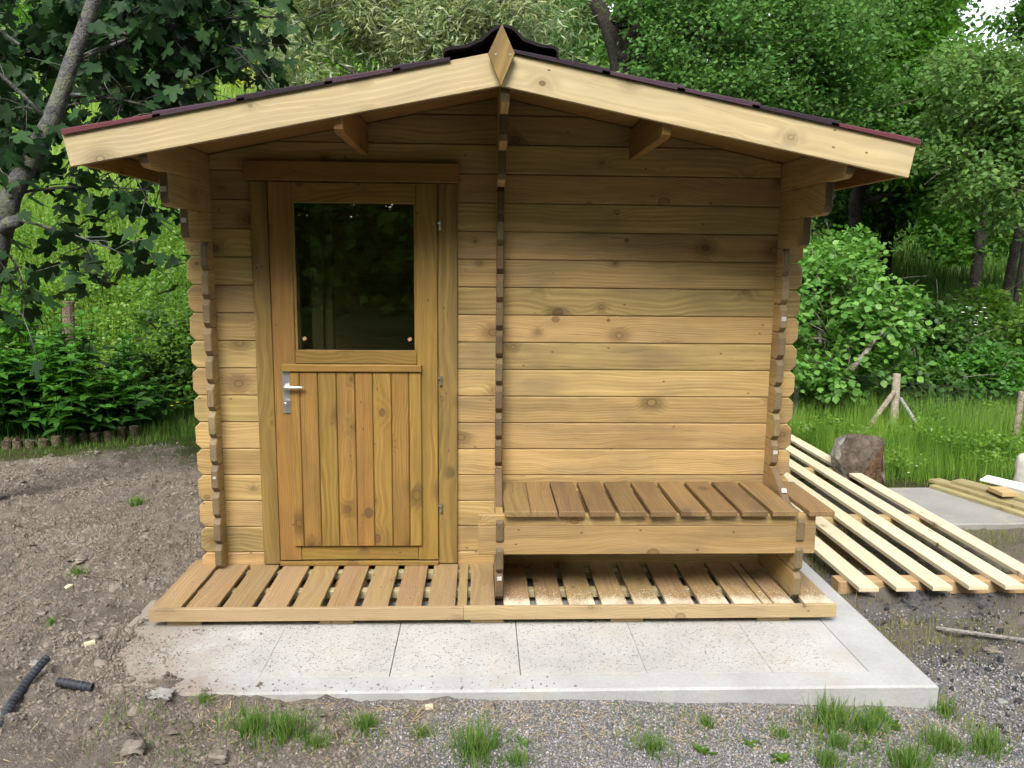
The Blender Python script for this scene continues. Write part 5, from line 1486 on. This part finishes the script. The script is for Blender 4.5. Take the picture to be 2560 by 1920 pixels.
# branches carrying leaves: (start, end, r0, leaves)
brs = [((-2.5, 1.9, 3.0), (-3.4, 2.3, 3.2), .02, 60), ((-2.4, 1.9, 3.0), (-1.6, 2.2, 3.0), .02, 60), ((-2.5, 1.9, 3.1), (-2.6, 2.3, 4.0), .02, 60), ((-2.4, 1.8, 3.2), (-1.5, 2.1, 3.7), .02, 55), ((-2.6, 1.9, 2.7), (-3.6, 2.2, 2.5), .02, 50), ((-2.3, 1.9, 2.6), (-1.8, 2.3, 2.4), .015, 40), ((-2.8, 1.8, 3.4), (-3.5, 2.0, 3.9), .02, 50),
       ((-2.6, 1.2, 2.43), (-3.3, .9, 3.1), .025, 30), ((-2.45, 1.2, 2.78), (-1.7, 1.5, 3.15), .025, 42), ((-2.52, 1.2, 2.6), (-1.75, 1.3, 2.45), .02, 36), ((-2.37, 1.2, 2.95), (-1.45, 1.6, 2.95), .022, 44), ((-2.29, 1.2, 3.14), (-1.5, 1.6, 3.5), .02, 40),
       ((-2.15, 1.22, 3.5), (-2.9, 1.5, 3.7), .02, 34), ((-2.6, 1.25, 2.45), (-3.25, 1.9, 2.6), .022, 36), ((-2.77, 1.08, 1.84), (-2.0, 1.2, 1.55), .014, 16), ((-2.77, 1.1, 1.85), (-2.35, 1.3, 1.45), .014, 20), ((-2.87, 1.2, 2.0), (-2.1, 1.4, 2.05), .018, 26),
       ((-2.1, 1.4, 2.1), (-1.62, 1.5, 1.9), .012, 20), ((-2.3, 1.3, 2.1), (-2.0, 1.6, 1.75), .010, 12), ((-2.97, 1.2, 1.7), (-2.75, 1.0, 1.25), .014, 18), ((-3.0, 1.2, 1.6), (-3.15, 1.2, 1.3), .014, 16), ((-2.45, 1.2, 2.78), (-2.2, 2.0, 3.2), .02, 36),
       ((-2.37, 1.2, 2.95), (-2.75, 1.9, 3.3), .02, 36), ((-2.73, 1.2, 2.22), (-3.2, 1.1, 2.1), .02, 26), ((-2.5, 1.3, 2.6), (-2.0, 1.9, 2.75), .02, 36), ((-2.15, 1.22, 3.5), (-1.7, 1.2, 3.9), .02, 20), ((-2.6, 1.2, 2.4), (-2.15, 1.25, 2.3), .014, 24),
       ((-2.0, 1.35, 3.0), (-1.3, 1.7, 3.2), .014, 26), ((-2.8, 1.3, 2.9), (-3.3, 1.6, 3.3), .016, 26), ((-2.4, 1.6, 2.9), (-2.5, 2.1, 2.5), .014, 26), ((-2.9, 1.4, 2.3), (-3.3, 1.7, 2.2), .014, 22), ((-1.9, 1.4, 2.4), (-1.65, 1.5, 2.12), .010, 12)]
brs += [((-2.7, 2.2, 3.0), (-3.9, 2.8, 3.1), .02, 80), ((-2.7, 2.3, 3.2), (-3.6, 2.9, 3.9), .02, 80), ((-2.6, 2.3, 3.0), (-2.9, 3.0, 3.6), .02, 70), ((-2.8, 2.2, 2.8), (-3.9, 2.7, 2.5), .02, 60), ((-2.5, 2.2, 3.3), (-2.0, 2.8, 4.1), .02, 60), ((-2.6, 2.0, 2.6), (-2.2, 2.6, 2.9), .02, 50)]
for a, e, r0, nl in brs:
    a = Vector(a); e = Vector(e); L_ = (e - a).length
    mid = a.lerp(e, .5) + Vector((rs.normal() * .08, rs.normal() * .08, .10 * L_))
    pts = [(a * (1 - t) ** 2 + mid * 2 * t * (1 - t) + e * t * t) for t in np.linspace(0, 1, 7)]
    br([tuple(p) for p in pts], r0 * .6, .003, 6)
    for k in range(int(nl * 1.8)):
        t = rs.uniform(.25, 1.0)
        p = a * (1 - t) ** 2 + mid * 2 * t * (1 - t) + e * t * t
        off = Vector(rs.normal(0, 1, 3) * [.16, .16, .13]) * (.6 + .6 * t)
        tip = p + off
        if k % 3 == 0: br([tuple(p), tuple(p.lerp(tip, .5) + Vector((0, 0, .02))), tuple(tip)], .004, .002, 4)
        az = rs.uniform(0, 6.28)
        ax = np.array([math.cos(az) * .8, math.sin(az) * .8, rs.uniform(-1.1, .1)])
        nm = np.array([rs.normal(0, .5), rs.normal(0, .5) - .35, rs.uniform(.25, 1.0)])
        LEAFS.append((np.array(tip), ax, nm, rs.uniform(.078, .135), rs.random()))
vv, ff = merge(vparts)
obj('trunk', mesh('trunk', vv, ff, B_FIG, True), None, fig)

def fig_leaf(seed):
    rs_ = np.random.default_rng(seed)
    lob = [(-118, .34), (-96, .42), (-75, .34), (-60, .58), (-47, .74), (-34, .70), (-23, .47), (-13, .84), (0, 1.0), (13, .84), (23, .47), (34, .70), (47, .74), (60, .58), (75, .34), (96, .42), (118, .34)]
    out = [(0, 0, 0)]
    for a, r_ in lob:
        t = R(a); r2 = r_ * rs_.uniform(.92, 1.08)
        x_, y_ = r2 * math.sin(t), r2 * math.cos(t) + .02
        out.append((x_, y_, .10 * abs(x_) - .16 * y_ * y_ - .05 * x_ * x_))
    n_ = len(out)
    return out, [(0, i + 1, i) for i in range(1, n_ - 1)]
FLV = [fig_leaf(s) for s in (1, 2, 3)]
# the leaves seen largest are parts of their own
cam_p = np.array(cam.matrix_world.translation)
LEAFS.sort(key=lambda l: -l[3] / np.linalg.norm(l[0] - cam_p))
M3 = []
for tv, tf in FLV:
    for val in (.15, .5, .9):
        M3.append(bulk('leaf', tv, tf, np.zeros((1, 3)), np.eye(3)[None], 1.0, L_FIG, np.array([val])))
for i, (p, ax, nm, s, val) in enumerate(LEAFS[:300]):
    F_ = frames(ax[None], nm[None])[0]
    Mx = Matrix([[*(F_[k] * s), p[k]] for k in range(3)] + [[0, 0, 0, 1]])
    obj('leaf', M3[i % 9], Mx, fig)
rest = LEAFS[300:]
P = np.array([l[0] for l in rest]); A = np.array([l[1] for l in rest]); Nn = np.array([l[2] for l in rest])
o = obj('foliage', bulk('foliage', *FLV[0], P, frames(A, Nn), np.array([l[3] for l in rest]), L_FIG, np.array([l[4] for l in rest])), None, fig)
o['kind'] = 'stuff'
